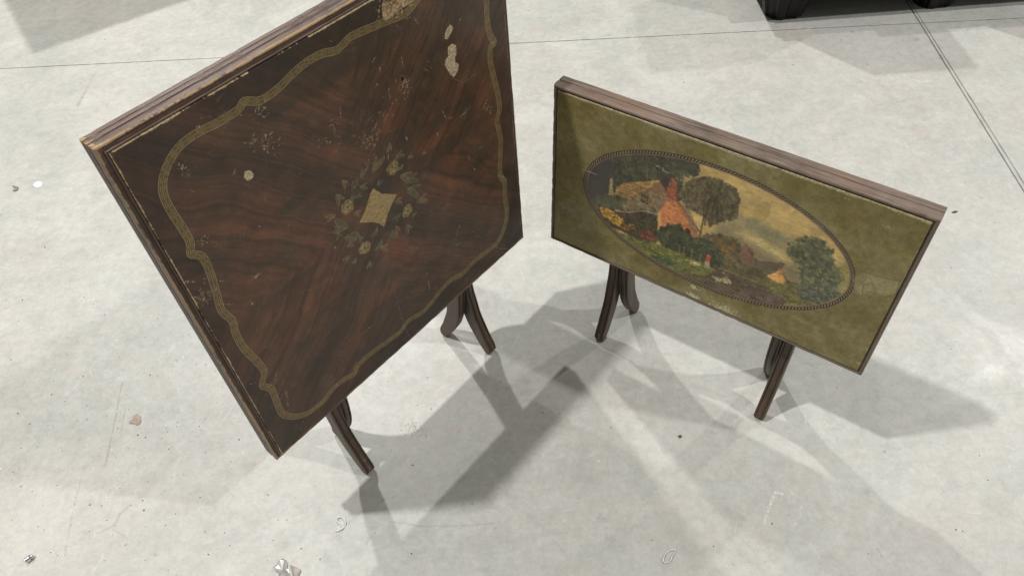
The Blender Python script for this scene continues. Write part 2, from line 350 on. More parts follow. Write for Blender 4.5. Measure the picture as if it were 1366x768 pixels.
Yr,Xr=np.mgrid[0:h_,0:w_]*.5; om=1-ca.inside(rb[:-1],Xr,Yr).astype(np.float32); ca.a*=(1-.20*om)[...,None]
ca.line(rb,12.2,(78,66,38),.34,gap=.12)
for k,c in ((-5.9,(142,124,82)),(5.9,(140,122,80)),(0,(118,102,66))): ca.line(off(k),.85,c,.85,gap=.16)
for k in (-3.0,3.0):
    o_=off(k)
    for i in range(0,len(o_)-2,3): ca.line(o_[i:i+3],1.1,(126,112,76),.6,gap=.2)
# centre wreath
tan,tan2,tdk=(132,113,74),(112,98,60),(70,60,38)
def rose(x,y,r):
    for k in range(7):
        a=k*.9+x; ca.dab(x+r*.48*math.cos(a),y+r*.48*math.sin(a),r*.52,r*(.26+.14*gn.random()),a+1.2+gn.normal()*.5,(tan2,(96,84,54),(118,102,66))[k%3],.62,.4)
    for k in range(11):
        a=k*1.05+y; rr=r*(.2+.075*k); c=(138,121,82) if k%2 else (84,73,48)
        ca.line([(x+rr*math.cos(a+q),y+rr*.85*math.sin(a+q)) for q in np.linspace(0,1.1,6)],1.4,c,.42,gap=.3,jit=.9)
def leaf(x,y,l,rot,c=(58,74,56)):
    for q in range(2):
        r0=rot+(.35 if q else -.25); mx,my=x+l*.5*math.cos(r0),y+l*.5*math.sin(r0); l2=l*(.56 if q==0 else .40)
        ca.dab(mx,my,l2,l2*.29,r0,c,.56,.3)
        nx,ny=-math.sin(r0),math.cos(r0)
        arc=[(mx+l2*s*math.cos(r0)+nx*l2*.29*math.sqrt(max(0,1-s*s)),my+l2*s*math.sin(r0)+ny*l2*.29*math.sqrt(max(0,1-s*s))) for s in np.linspace(-.9,.95,8)]
        ca.line(arc,1.1,(122,118,86),.48,gap=.28); ca.line([(mx-l2*.7*math.cos(r0),my-l2*.7*math.sin(r0)),(mx+l2*.8*math.cos(r0),my+l2*.8*math.sin(r0))],.8,(40,44,34),.4)
for (x,y),r in zip([(413.7,438.8),(301.0,428.7),(311.0,319.0),(424.3,326.4)],(17,17,17,16)): rose(x,y,r)
lv=[((325.4,452.4),(333.4,470.5)),((335.1,448.1),(351.9,438.8)),((343.4,463.5),(357.2,477.4)),((368.7,459.1),(396.6,479.3)),((361.8,474.3),(366.0,489.4)),((424.3,453.0),(444.8,452.7)),((370.9,425.2),(384.2,432.2)),((425.9,411.2),(451.0,388.0)),((436.6,392.5),(467.7,379.2)),((435.3,373.4),(463.3,344.3)),((444.2,358.2),(434.7,370.9)),((400.1,367.2),(418.8,356.2)),((406.9,332.3),(387.6,329.1)),((431.3,301.4),(440.3,306.9)),((414.1,296.0),(418.5,273.5)),((389.6,312.2),(390.4,289.7)),((379.9,310.6),(368.2,288.7)),((351.7,308.4),(334.9,290.8)),((348.5,341.6),(335.8,327.5)),((344.5,292.4),(361.9,276.0)),((304.8,352.5),(309.1,337.1)),((303.0,365.9),(301.1,349.6)),((276.8,372.3),(300.2,356.3)),((276.3,352.0),(291.4,345.5)),((267.2,394.5),(265.1,378.9)),((289.9,387.9),(262.8,414.9)),((280.2,401.3),(265.0,404.8)),((309.4,406.9),(323.8,394.7)),((322.5,433.0),(335.9,431.4)),((309.3,434.6),(322.2,441.3)),((287.1,467.0),(292.5,441.7)),((305.7,484.8),(311.2,467.9)),((450.5,329.7),(477.9,321.7)),((314.5,282.6),(305.6,267.7)),((277.3,326.9),(260.0,326.2)),((287.4,312.1),(279.8,306.1)),((272.7,429.4),(251.5,437.5)),((419.2,490.2),(411.3,474.8)),((449.8,436.0),(464.5,434.3)),((436.7,431.2),(426.2,424.8)),((483.3,421.9),(495.7,421.9))]
for i,(a,b) in enumerate(lv):
    l=math.hypot(b[0]-a[0],b[1]-a[1]); leaf(a[0],a[1],max(l,14),math.atan2(b[1]-a[1],b[0]-a[0]),[(66,70,48),(74,78,54),(80,78,54),(98,86,58)][i%4 if i<30 else 3])
ca.poly([(360.9,428.5),(368.3,415.5),(377.7,403.1),(409.2,379.6),(398.5,373.0),(389.2,364.8),(379.2,353.5),(362.9,332.6),(353.8,348.2),(340.7,360.8),(315.0,379.7),(324.0,387.7),(334.0,394.9),(343.7,409.1),(352.5,420.4)],(119,101,67),.22,2)
for k in range(14):
    q=[(358.9,380.6)][0]; ca.dab(q[0]+gn.normal()*11,q[1]+gn.normal()*11,9*gn.random()+3,1.2,gn.random()*3,(98,82,54) if k%2 else (134,115,78),.35)
# lost veneer, chips and scratches
chip=(150,138,116)
ca.poly([(584.4,621.9),(588.5,625.4),(598.1,629.9),(605.0,621.1),(600.6,615.8),(592.2,610.7),(587.9,606.1),(580.5,611.6)],(132,120,98),.35,1.5)
ca.poly([(586.4,592.8),(596.6,593.4),(605.2,585.2),(604.5,572.0),(598.9,563.2),(598.4,554.7),(606.4,547.2),(603.4,538.8),(590.2,528.5),(582.0,540.3),(572.2,564.7),(576.7,572.8),(584.2,574.8),(584.1,585.6)],(136,123,100),.35,1.5)
ca.poly([(462.3,729.8),(482.5,727.0),(503.7,727.1),(536.0,715.9),(529.3,705.7),(515.8,704.6),(489.6,704.1),(463.3,701.6),(458.1,705.8)],(120,102,76),.5,2)
for k in range(160):
    q=[(493.2,718.9)][0]; a=gn.normal()*22; ca.dab(q[0]+a*.95,q[1]+gn.normal()*9-a*.05,1+3*gn.random(),1+gn.random(),gn.random()*3,(150,130,104) if k%2 else (84,62,44),.6)
ca.poly([(111.6,733.9),(117.6,727.0),(116.6,719.1),(110.0,713.7),(103.6,720.7),(106.4,729.6)],(118,108,88),.3,1) if False else None
ca.poly([(173.3,644.6),(178.3,644.5),(180.7,639.0),(177.7,633.2),(171.4,635.0),(170.4,640.3)],(140,128,104),.3,1) if False else None
ca.poly([(153.2,609.9),(161.6,607.0),(164.8,597.7),(159.5,591.2),(151.7,592.4),(148.6,601.8)],(136,124,98),.3,1)
ca.dab(*([(473.2,590.2)][0]),6,7,0,(78,66,48),.8); ca.dab(*([(473.2,590.2)][0]),3.6,4.5,0,(14,11,9),1)
for pts,w0 in [([(504.3,683.7),(513.2,683.6)],3),([(521.1,679.1),(526.9,664.3)],2),([(432.5,636.2),(431.5,625.9)],2.5),([(413.3,606.7),(421.9,609.3)],7),([(550.0,479.4),(556.6,458.9),(571.3,451.4)],2.4),([(591.1,440.7),(612.9,445.5)],4),([(670.6,437.3),(659.2,425.8),(649.4,417.8)],3),([(670.2,421.6),(675.1,400.2)],2.5),([(456.8,480.8),(456.8,474.4)],4),([(621.6,627.8),(623.3,626.2)],4),([(419.9,650.0),(429.9,655.3)],3),([(529.4,443.8),(528.6,436.7)],3),([(480.2,629.1),(479.6,607.4)],2),([(441.5,590.8),(439.2,573.0)],1.5),([(585.3,530.4),(612.6,504.9),(645.2,505.8)],1),([(340.5,613.5),(337.0,595.3)],2),([(311.3,592.1),(317.9,593.7),(320.1,581.0)],2),
  ([(406.4,458.1),(410.4,471.2)],3.5),([(533.8,167.3),(539.6,183.6),(550.1,189.2)],2),([(540.3,144.3),(531.4,144.5)],3),([(599.1,345.1),(601.8,331.4)],2.5),([(611.7,303.4),(612.9,296.4)],3.5),([(529.6,443.5),(528.9,436.9)],2.5),([(455.3,479.9),(457.3,473.4)],4),([(437.7,111.9),(436.1,86.9)],1.5),([(253.3,371.0),(253.3,364.0)],4),([(636.2,61.8),(657.1,29.0),(696.3,-5.2)],2.2),([(675.2,238.6),(691.5,224.6),(701.4,207.0)],3),([(628.0,340.9),(648.8,336.3)],1.5),([(436.2,139.0),(441.4,136.6)],3),
  ([(99.4,426.0),(116.4,426.8)],5),([(0.2,506.0),(14.8,490.6)],5),([(50.7,186.8),(64.5,207.5)],3),([(249.3,123.7),(270.6,125.6)],1.5),([(51.6,18.0),(67.0,35.3)],1),([(26.5,429.3),(50.7,406.2)],1.3),([(12.5,226.3),(20.8,221.6)],3),([(-0.2,199.7),(3.9,196.9)],4),([(78.5,389.7),(77.1,381.0)],4),([(140.3,510.8),(141.0,505.9)],4),([(47.7,464.6),(55.9,458.8)],2),([(62.6,145.6),(53.8,105.6)],6),
  ([(250.1,121.3),(273.1,126.3)],1.3),([(349.2,165.1),(349.0,51.7),(355.6,4.0)],1),([(436.2,113.3),(437.0,82.3)],1.2)]:
    for (ax,ay),(bx,by) in zip(pts[:-1],pts[1:]):
        n_=int(math.hypot(bx-ax,by-ay)/1.1)+3; ph_=gn.random()*6
        for q in range(n_):
            s_=gn.random(); k_=.35+.65*abs(math.sin(s_*7+ph_)); 
            if gn.random()<.25: continue
            ca.dab(ax+(bx-ax)*s_+gn.normal()*w0*.22,ay+(by-ay)*s_+gn.normal()*w0*.22,.6+w0*.42*k_*gn.random(),.45+w0*.20*gn.random(),math.atan2(by-ay,bx-ax)+gn.normal()*.35,np.array(chip if w0<5.5 else (118,108,94))*(.75+.35*gn.random()),.62)
for c0,n,sp_ in [([(13.4,456.1)][0],40,9),([(201.9,629.2)][0],34,9),([(183.8,646.2)][0],16,6),([(211.5,679.2)][0],22,8),([(75.1,669.1)][0],14,5),([(77.9,656.6)][0],5,3),([(119.8,707.3)][0],6,10),([(52.3,549.1)][0],10,5),([(380.0,520.4)][0],26,12),([(420.4,552.8)][0],24,14),([(386.0,525.7)][0],22,14),([(475.7,571.5)][0],40,8),([(666.4,414.6)][0],10,6),([(307.3,571.6)][0],16,14),([(137.2,616.8)][0],3,2)]:
    for k in range(max(1,n//5)):
        ca.dab(c0[0]+gn.normal()*sp_*.9,c0[1]+gn.normal()*sp_*.9,2+sp_*.5*gn.random(),1+sp_*.22*gn.random(),gn.random()*3,(122,106,86),.10+.12*gn.random(),.5)
    for k in range(n):
        a=gn.random()*3; q=(c0[0]+gn.normal()*sp_,c0[1]+gn.normal()*sp_); l=1+3.5*gn.random()
        ca.line([q,(q[0]+l*math.cos(a),q[1]+l*math.sin(a))],.7+1.2*gn.random(),(138,124,104),.3+.5*gn.random())
for k in range(300):
    x,y=gn.random()*WA,gn.random()*HA; a=gn.random()*3; l=1+9*gn.random()**3
    ca.line([(x,y),(x+l*math.cos(a),y+l*math.sin(a))],.5+.9*gn.random()**2,(140,126,104),.12+.5*gn.random()**2)
for k in range(60):
    x,y=gn.random()*WA,gn.random()*HA; a=gn.random()*3; l=20+60*gn.random()
    ca.line([(x,y),(x+l*.5*math.cos(a),y+l*.5*math.sin(a)),(x+l*math.cos(a+.2),y+l*math.sin(a+.2))],.6,(104,88,70),.16,gap=.3)
# bare wood along the edges of the veneer
def edge_wear(cv,spec,col,seed):
    h_,w_=cv.h,cv.w; Y,X=np.mgrid[0:h_,0:w_]*cv.res; W_,H_=w_*cv.res,h_*cv.res
    for q,(dist,run,wd0,cover) in enumerate(((H_-Y,X,*spec[0]),(X,Y,*spec[1]),(W_-X,Y,*spec[2]),(Y,X,*spec[3]))):
        n=.45*lut(run,31,seed+q)+.3*lut(run,9,seed+9+q)+.25*lut(run,2.3,seed+20+q); wdt=wd0*np.clip((n-(1-cover)*.62)*4.5,0,2.2)*(.7+.6*lut(run,1.1,seed+30+q))
        m=np.clip((wdt-dist)/.5+.4,0,1)*(n>(1-cover)*.62)*(dist<6)
        m=(m*.85).astype(np.float32)[...,None]; cv.a[:]=cv.a*(1-m)+np.array(col)*(.72+.5*cv.tx[...,None])*m
edge_wear(ca,((1.1,.50),(.8,.44),(.6,.40),(.5,.30)),(158,140,106),300)
imgA=ca.image('veneer_colours',1.95)

# ------------------------------------------------------------------ the olive panel with the oval landscape (table two)
WB,HB=722.2,402.5
cb=Canvas(WB,HB,.5); h_,w_=cb.h,cb.w; Y,X=np.mgrid[0:h_,0:w_]*.5
f1=fbm(h_,w_,150,61,5); f2=fbm(h_,w_,20,62,4); f3=fbm(h_,w_,5,63,3)
t=np.clip((f1-.3)/.4,0,1)[...,None]
ol=np.array([112,101,60.])*(1-t)+np.array([131,121,83.])*t
gm=np.clip((fbm(h_,w_,90,64,4)-.52)/.12,0,1)[...,None]
ol=ol*(1-gm*.5)+np.array([103,95,47.])*gm*.5
ol*=(.76+.28*f2+.20*f3)[...,None]
cb.a[:]=ol
OX,OY,OA,OB=361.,203.,283.,152.
ang=np.arctan2((Y-OY)/OB,(X-OX)/OA); rad=np.hypot((X-OX)/OA,(Y-OY)/OB)
keep=cb.a.copy()
# sky
sx=np.clip((X-OX+OA)/(2*OA),0,1); sy=np.clip((Y-OY+OB)/(2*OB),0,1)
cn=fbm(h_,w_,110,65,6,sx=1.8,sy=.8)
sky=np.array([174,150,98.])*np.ones(X.shape+(1,))
cl=np.clip((cn-.42)/.16,0,1)[...,None]
sky=sky*(1-cl*.35)+np.array([152,134,96.])*cl*.35
cb.a[:]=sky*(.93+.14*f2)[...,None]
gc=(118,114,94)
cb.poly([(71.7,86.3),(143.2,95.8),(273.3,111.3),(394.1,100.1),(452.4,94.7),(522.7,71.2),(342.7,-11.5),(122.2,3.8)],(86,80,58),.2,4,2)
cb.poly([(371.9,225.7),(400.1,274.7),(445.6,273.9),(497.8,259.7),(535.0,267.3),(556.7,249.7),(562.5,160.9),(608.4,123.3),(553.1,89.0),(450.1,122.1),(372.3,170.3)],(122,117,92),.12,14,6,.85)
cb.poly([(406.5,219.0),(426.6,235.2),(472.4,234.8),(506.7,222.9),(540.7,211.1),(535.6,196.0),(497.3,205.7),(449.0,216.7)],(180,160,112),.15,8,5,.7)
cb.poly([(416.2,217.9),(481.1,196.9),(527.8,191.6),(556.8,183.0),(568.3,138.5),(509.1,155.7),(468.3,171.2),(435.7,191.3)],(120,108,86),.15,8,5,.8)
cb.poly([(432.3,273.1),(472.0,275.5),(519.7,259.4),(505.5,246.1),(460.7,246.6),(431.5,255.4)],(112,112,92),.15,10,5,.7)
cb.poly([(602.8,221.4),(626.2,269.7),(648.0,210.9),(629.4,142.9),(600.7,118.5),(599.1,156.9)],(112,110,78),.2,8,5,.8)
cb.poly([(619.2,230.6),(632.2,249.8),(637.7,217.1),(627.0,210.9)],(150,140,66),.2,6,4,.7)
# left: slate sky, dark wood
cb.poly([(64.0,236.4),(82.6,278.2),(139.2,328.2),(177.0,338.1),(187.4,238.8),(151.6,187.3),(147.4,110.8),(115.9,95.1),(69.4,130.2)],(61,61,62),.08,4,3)
cb.poly([(85.6,137.9),(105.0,174.7),(135.3,194.7),(175.7,204.4),(193.9,177.1),(123.1,146.3),(108.0,129.7)],(76,77,62),.2,5,3)
tree1=[(135.2,288.9),(145.8,309.6),(172.4,336.3),(208.9,348.4),(253.7,358.8),(294.3,357.8),(310.3,346.6),(313.1,324.5),(299.4,325.4),(288.1,311.0),(285.9,295.0),(287.9,250.7),(267.1,263.5),(251.5,273.2),(205.8,251.6),(158.4,225.8),(155.6,189.1),(145.7,254.5)]
cb.poly(tree1,(62,63,53),.25,5,2); cb.dabs(tree1,900,[(54,58,50),(70,72,58),(78,76,58),(48,50,46),(62,68,56)],4.5,.5)
cb.line([(211.0,299.2),(214.7,284.4),(213.2,264.4)],3,(98,86,66),.7,jit=1); cb.line([(191.7,290.9),(197.5,260.3)],2,(84,78,62),.5,jit=1); cb.line([(224.3,299.5),(231.5,272.6)],2,(80,76,62),.5,jit=1)
cb.poly([(232.4,292.1),(257.6,297.7),(270.0,276.0),(267.1,246.7),(242.4,277.4)],(52,50,46),.15,3)
# cottage
cb.poly([(131.7,213.8),(133.1,234.7),(136.8,239.2),(140.5,232.2),(141.4,215.2),(144.6,196.0),(132.5,190.4)],(134,126,90),.25,2)
cb.line([(134.6,235.4),(137.7,216.5)],2,(168,158,112),.7)
roof=[(147.2,207.8),(151.0,222.5),(165.0,236.8),(200.6,254.9),(242.3,277.9),(229.5,257.7),(207.9,233.7),(186.9,205.5),(168.1,203.9),(149.4,200.6)]
cb.poly(roof,(130,104,68),.25,2); cb.dabs(roof,150,[(152,118,74),(112,90,62),(138,108,70),(162,130,84),(182,146,90)],5,.3,rot=.5)
cb.line([(184.0,247.5),(242.3,277.9)],3,(178,140,70),.8,jit=.5)
cb.poly([(242.3,277.9),(274.5,244.5),(268.9,233.3),(232.9,230.9),(208.1,232.1),(227.2,256.7)],(112,88,66),.2,2); cb.line([(248.9,274.8),(270.1,242.4)],1.5,(84,66,52),.6)
wall=[(186.9,205.5),(208.9,233.6),(251.4,238.3),(276.1,233.8),(262.5,210.0),(250.2,191.1),(213.9,180.7),(164.3,161.7),(175.0,186.2)]
cb.poly(wall,(112,100,80),.25,2); cb.dabs(wall,260,[(126,112,92),(98,88,70),(108,94,72),(120,100,80)],4.5,.5)
cb.poly([(206.9,229.3),(223.8,229.0),(224.6,204.9),(207.6,205.1)],(62,52,42),.2,1)
for seg in ([(210.3,225.1),(216.4,211.6)],[(217.4,228.3),(219.9,207.4)],[(207.9,215.8),(223.5,218.4)]): cb.line(seg,2,(128,112,84),.8)
cb.line([(207.1,204.9),(224.8,203.8)],2.5,(150,138,116),.8); cb.line([(185.9,205.0),(208.8,234.2),(229.7,236.3),(275.9,234.9)],2,(82,68,52),.7)
# yard and hedge
hedge=[(115.0,145.6),(154.4,154.5),(213.9,180.7),(252.6,192.2),(254.6,145.8),(270.1,135.0),(238.8,99.6),(196.3,103.4),(164.0,106.3),(136.5,111.8),(113.7,126.1)]
cb.poly(hedge,(62,58,44),.25,4); cb.dabs(hedge,520,[(52,50,40),(76,68,46),(84,58,48),(60,66,48),(46,44,38)],5,.5)
fl=[(115.0,146.8),(133.4,151.3),(166.1,142.2),(175.1,130.9),(163.2,115.5),(141.2,120.5),(121.6,130.0)]; cb.dabs(fl,150,[(176,140,52),(150,112,46),(190,156,70),(110,80,40)],4,.6)
cb.dabs([(167.5,127.2),(198.2,136.1),(210.0,123.2),(174.2,111.4)],36,[(150,112,56),(120,88,48)],3,.6)
cb.dabs([(214.9,125.7),(244.1,140.4),(251.8,119.2),(222.6,104.0)],60,[(112,60,56),(88,52,46)],4,.6)
cb.line([(149.2,153.3),(184.5,167.8),(213.6,183.0),(235.4,189.9),(252.8,190.0)],3,(148,142,126),.75,jit=.8)
cb.poly([(260.2,296.1),(280.2,302.2),(291.1,290.9),(297.5,255.2),(285.1,243.8),(277.4,273.8)],(54,60,50),.2,4)
# brick wing and chimney
brick=[(250.0,196.9),(256.1,209.9),(262.5,234.3),(286.3,245.4),(305.1,230.4),(340.2,189.2),(341.3,159.6),(327.5,164.6),(303.8,176.8),(254.7,144.6)]
cb.poly(brick,(172,110,72),.2,2); cb.dabs(brick,220,[(176,114,74),(158,98,64),(170,110,72),(146,92,62)],3.4,.4,rot=.3)
cb.poly([(249.0,196.4),(255.3,208.9),(257.8,190.0),(260.4,154.9),(253.6,145.3)],(176,146,92),.2,2)
ch=[(268.9,283.7),(266.2,293.3),(271.5,298.4),(275.7,288.3),(280.0,284.8),(285.7,242.9),(262.0,238.6),(261.9,266.7),(263.2,281.1)]
cb.poly(ch,(130,74,58),.15,1); cb.dabs(ch,90,[(132,78,62),(112,64,52),(126,74,58)],4,.4); cb.line([(279.3,282.9),(284.7,243.5)],3,(100,54,46),.7)
cb.line([(261.7,240.8),(274.9,241.8),(289.0,243.3),(311.5,249.4),(328.6,258.5)],1.6,(168,156,140),.55,jit=.6)
cb.line([(286.4,244.4),(305.3,229.3),(327.8,206.7),(345.9,189.1)],4,(92,62,46),.85,jit=.6); cb.line([(288.5,246.5),(327.0,212.1)],2,(170,110,84),.5)
cb.poly([(311.9,180.9),(317.2,189.5),(325.2,184.6),(328.4,165.1),(315.8,161.6)],(58,44,36),.2,2); cb.line([(311.2,181.7),(317.2,190.1),(325.6,185.4)],2.5,(176,104,70),.7)
# middle tree
tr=[(287.4,268.1),(295.9,292.0),(309.4,312.0),(338.9,330.4),(370.3,333.4),(391.9,326.8),(405.9,308.5),(408.4,278.7),(408.5,255.7),(398.2,249.4),(388.4,251.7),(376.5,226.8),(365.3,222.5),(360.2,210.8),(351.3,233.6),(311.6,238.3),(295.3,248.4)]
cb.poly(tr,(84,80,64),.2,5,2,.95); cb.dabs(tr,900,[(78,72,56),(98,88,66),(66,62,50),(90,82,62),(112,100,76)],4.5,.5,rot=1.4)
tr2=[(339.8,325.4),(370.8,330.9),(402.1,309.5),(411.6,263.0),(395.8,249.4),(375.8,230.7),(353.8,246.7),(341.9,287.3)]; cb.dabs(tr2,420,[(68,66,52),(58,58,46),(80,76,58),(96,90,66)],4.5,.5,rot=1.4)
for seg in ([(349.8,214.7),(346.6,260.8),(350.6,291.3)],[(347.9,182.9),(346.0,231.0),(341.2,264.1)],[(363.1,221.4),(358.5,260.6),(363.4,297.2)],[(373.6,229.6),(367.4,270.7)],[(383.0,243.1),(376.0,274.7)]): cb.line(seg,4,(58,50,42),.7,jit=1.5)
mauve=[(290.7,246.2),(317.1,234.9),(338.1,196.6),(337.9,168.3),(297.9,231.7)]; cb.poly(mauve,(112,94,82),.15,3,2,.7)
# far bank
bank=[(345.6,90.1),(331.9,142.6),(363.7,191.0),(390.8,201.8),(419.7,200.2),(435.7,191.3),(479.1,164.5),(536.7,155.5),(614.4,133.6),(611.5,111.8),(583.3,80.4),(517.2,38.3),(438.4,32.3),(373.1,50.2)]
cb.poly(bank,(84,78,58),.2,5,2); cb.dabs(bank,1100,[(96,90,64),(72,68,52),(84,84,60),(104,92,64),(66,60,50)],5,.45)
cb.dabs([(364.2,188.1),(419.7,200.2),(418.8,156.9),(382.1,143.4)],200,[(104,84,58),(90,78,54),(128,106,62),(80,72,54)],4.5,.5)
cb.poly([(429.7,193.0),(441.8,206.8),(454.7,201.3),(467.4,170.7),(463.0,152.3),(442.8,157.2),(435.0,172.0)],(112,84,72),.2,2); cb.dabs([(435.7,191.3),(455.3,198.5),(464.9,169.3),(446.5,162.4)],40,[(124,92,78),(98,74,64)],4,.5)
cb.poly([(466.8,173.5),(493.0,184.8),(519.8,196.5),(519.2,171.1),(481.0,156.0)],(88,80,70),.15,4,2)
cb.poly([(497.0,147.6),(509.5,163.7),(516.9,180.5),(526.0,165.4),(539.9,146.4),(526.1,142.3),(512.4,141.5)],(190,140,88),.2,2); cb.line([(515.6,178.5),(522.1,166.4)],3,(160,86,60),.8); cb.line([(497.6,149.2),(511.5,164.8)],2.5,(214,176,104),.8)
gd=[(486.9,130.0),(546.7,151.7),(583.9,147.8),(574.2,115.6),(529.6,108.6)]; cb.dabs(gd,260,[(98,98,58),(80,84,52),(112,104,64)],4,.5)
# foreground road, hedge and lawn
fore=[(383.0,110.9),(422.0,116.1),(482.3,107.4),(577.2,103.9),(550.9,59.7),(468.0,36.2),(374.2,43.8)]; cb.poly(fore,(76,68,58),.2,4,3,.85); cb.dabs(fore,420,[(84,74,62),(66,58,50),(92,80,72),(74,66,52)],5,.35,rot=-.15)
cb.dabs([(486.3,89.3),(533.7,111.0),(546.4,77.9),(503.0,57.9)],60,[(98,80,78),(84,70,68)],5,.5)
for seg,cc in (([(404.0,119.3),(436.1,119.4),(469.9,120.2),(517.2,121.2),(563.3,122.3),(607.6,126.1)],(128,118,82)),([(465.0,120.7),(506.2,128.0),(553.2,126.1),(610.9,130.2)],(116,108,72)),([(369.8,69.3),(410.4,72.0),(476.0,69.3)],(98,90,70))): cb.line(seg,2.6,cc,.7,jit=.8)
cb.dabs([(546.2,98.3),(591.4,119.4),(579.0,96.9),(549.8,83.5)],60,[(118,116,62),(98,98,56)],4,.5)
bush=[(254.4,139.4),(262.3,155.9),(274.9,173.2),(298.0,182.9),(324.3,169.1),(344.4,164.2),(360.4,181.6),(386.9,165.2),(407.1,132.9),(367.9,111.2),(334.5,105.6),(299.0,108.9),(273.3,111.3)]
cb.poly(bush,(58,64,50),.2,4); cb.dabs(bush,520,[(50,58,46),(66,74,56),(74,76,56),(46,50,42)],4.5,.6)
lawn=[(143.2,95.8),(170.3,96.5),(222.6,104.0),(273.3,111.3),(313.8,110.5),(353.5,109.7),(393.1,106.0),(378.0,81.2),(330.9,64.4),(271.0,50.9),(217.4,55.2),(173.2,65.1),(150.0,79.6)]
cb.poly(lawn,(96,98,56),.2,3,2); cb.dabs(lawn,640,[(114,118,62),(84,88,52),(100,104,60),(70,74,48),(122,116,72)],5.5,.3,rot=-.12)
cb.dabs([(247.4,71.4),(287.4,83.2),(313.2,80.9),(289.9,64.8),(259.2,61.2)],50,[(52,74,60),(60,80,62)],6,.35,rot=-.1)
for seg in ([(318.5,135.2),(319.8,110.5)],[(335.2,137.8),(337.7,104.2)],[(356.8,133.6),(357.2,105.3)],[(306.1,128.6),(311.3,113.6)]): cb.line(seg,2.6,(120,112,90),.75,jit=.5)
cb.dabs([(327.6,101.9),(349.0,107.2),(359.0,106.3),(362.4,100.4),(336.3,93.7)],30,[(182,172,116),(160,150,96),(196,190,150)],3.2,.5,rot=0)
cb.poly([(368.0,127.2),(369.6,137.4),(373.8,140.9),(378.6,132.9),(378.1,124.5),(367.8,117.5)],(146,66,58),.2,1); cb.dab(*([(372.9,137.9)][0]),2.6,2.6,0,(176,96,82)); cb.poly([(367.8,117.5),(378.1,124.5),(382.6,105.2),(369.1,99.0)],(140,130,108),.2,1)
cb.dabs([(389.9,86.4),(413.7,94.5),(434.1,99.5),(432.5,87.7),(399.5,76.1)],46,[(166,162,134),(140,134,112),(190,186,160)],2.8,.5,rot=0)
cb.dabs([(410.8,109.8),(420.6,110.6),(428.5,82.6),(416.0,82.2)],20,[(150,146,120),(110,100,84)],2.5,.6)
# right-hand tree
rt_=[(521.6,230.9),(526.8,248.5),(535.2,266.2),(557.1,279.9),(574.8,276.6),(589.1,267.0),(599.2,249.1),(615.6,228.6),(624.4,212.5),(614.0,197.2),(617.9,168.2),(610.5,147.6),(587.6,133.7),(570.3,139.6),(556.8,183.0),(556.9,207.8),(538.0,221.7)]
cb.poly(rt_,(72,80,66),.2,5,2,.9); cb.dabs(rt_,800,[(64,70,56),(84,88,68),(58,64,52),(98,100,74),(76,82,66),(112,110,80)],4.5,.55)
cb.dabs([(554.6,156.3),(621.3,201.5),(637.8,173.8),(614.4,133.6),(571.2,127.1)],240,[(88,96,90),(74,82,76),(96,100,82),(66,74,66)],5,.5)
for seg in ([(599.1,156.9),(589.1,201.4),(568.4,238.2)],[(592.1,190.8),(593.4,240.1)]): cb.line(seg,2.4,(58,54,46),.7,jit=1)
# one brown glaze of old varnish
def blur3(a,n=1):
    for _ in range(n): q=np.pad(a,((1,1),(1,1),(0,0)),mode='edge'); a=(q[:-2,1:-1]+q[2:,1:-1]+q[1:-1,:-2]+q[1:-1,2:]+q[1:-1,1:-1]*2)/6
    return a
def rag(a,amp,sc,seed,res):
    h_,w_=a.shape[:2]; dx=(fbm(h_,w_,sc,seed,3)-.5)*2*amp/res*2; dy=(fbm(h_,w_,sc,seed+1,3)-.5)*2*amp/res*2
    yy,xx=np.mgrid[0:h_,0:w_]; return a[np.clip(yy+dy,0,h_-1).astype(int),np.clip(xx+dx,0,w_-1).astype(int)]
cb.a[:]=rag(cb.a,.9,5,91,.5); cb.a[:]=blur3(cb.a,3); gl_=(fbm(h_,w_,60,95,4)-.5)[...,None]; cb.a*=1+gl_*.35; lum=cb.a.mean(2,keepdims=True); cb.a[:]=cb.a*.86+lum*.07+np.array([104,92,64.])*.07
br_=(fbm(h_,w_,9,81,3,sx=2.6,sy=.7)-.5)[...,None]; cb.a*=1+.16*br_
cb.a*=1.13; cb.a[...,2]*=.93; cb.a[...,0]*=1.03
# canvas-like brush break over the whole picture
cb.a*=(.94+.12*f3)[...,None]
ovm=np.clip((1.0-rad)*OB/.8+.5,0,1)[...,None]
cb.a[:]=keep*(1-ovm)+cb.a*ovm
# printed rope round the oval
dist=(rad-1.0)*OB*np.sqrt((np.cos(ang)*OB/OA)**2+np.sin(ang)**2+1e-6)**-1*np.where(True,1,1)
ex=OA*np.cos(ang); ey=OB*np.sin(ang); gl=np.hypot(np.cos(ang)/OA,np.sin(ang)/OB); dist=(rad-1.0)/gl
ts=np.linspace(-math.pi,math.pi,4001); seg=np.hypot(np.diff(OA*np.cos(ts)),np.diff(OB*np.sin(ts))); S=np.concatenate([[0],np.cumsum(seg)]); sarc=np.interp(ang,ts,S)
rope=(np.abs(dist-4)<3.6)
ph=((sarc+dist*1.1)%6.8)/6.8
rc=np.where((ph<.52)[...,None],np.array([132,120,98.]),np.array([50,38,30.])); rc=np.where((np.abs(dist-4)>2.5)[...,None],np.array([62,48,38.]),rc)
cb.a[:]=np.where(rope[...,None],rc*(.85+.3*f3[...,None]),cb.a)
il=(np.abs(dist+1.4)<.75)[...,None]; cb.a[:]=np.where(il,np.array([128,104,92.])*(.8+.4*f2[...,None]),cb.a)
ol_=(np.abs(dist-8.4)<.55)[...,None]; cb.a[:]=np.where(ol_,cb.a*.72,cb.a)
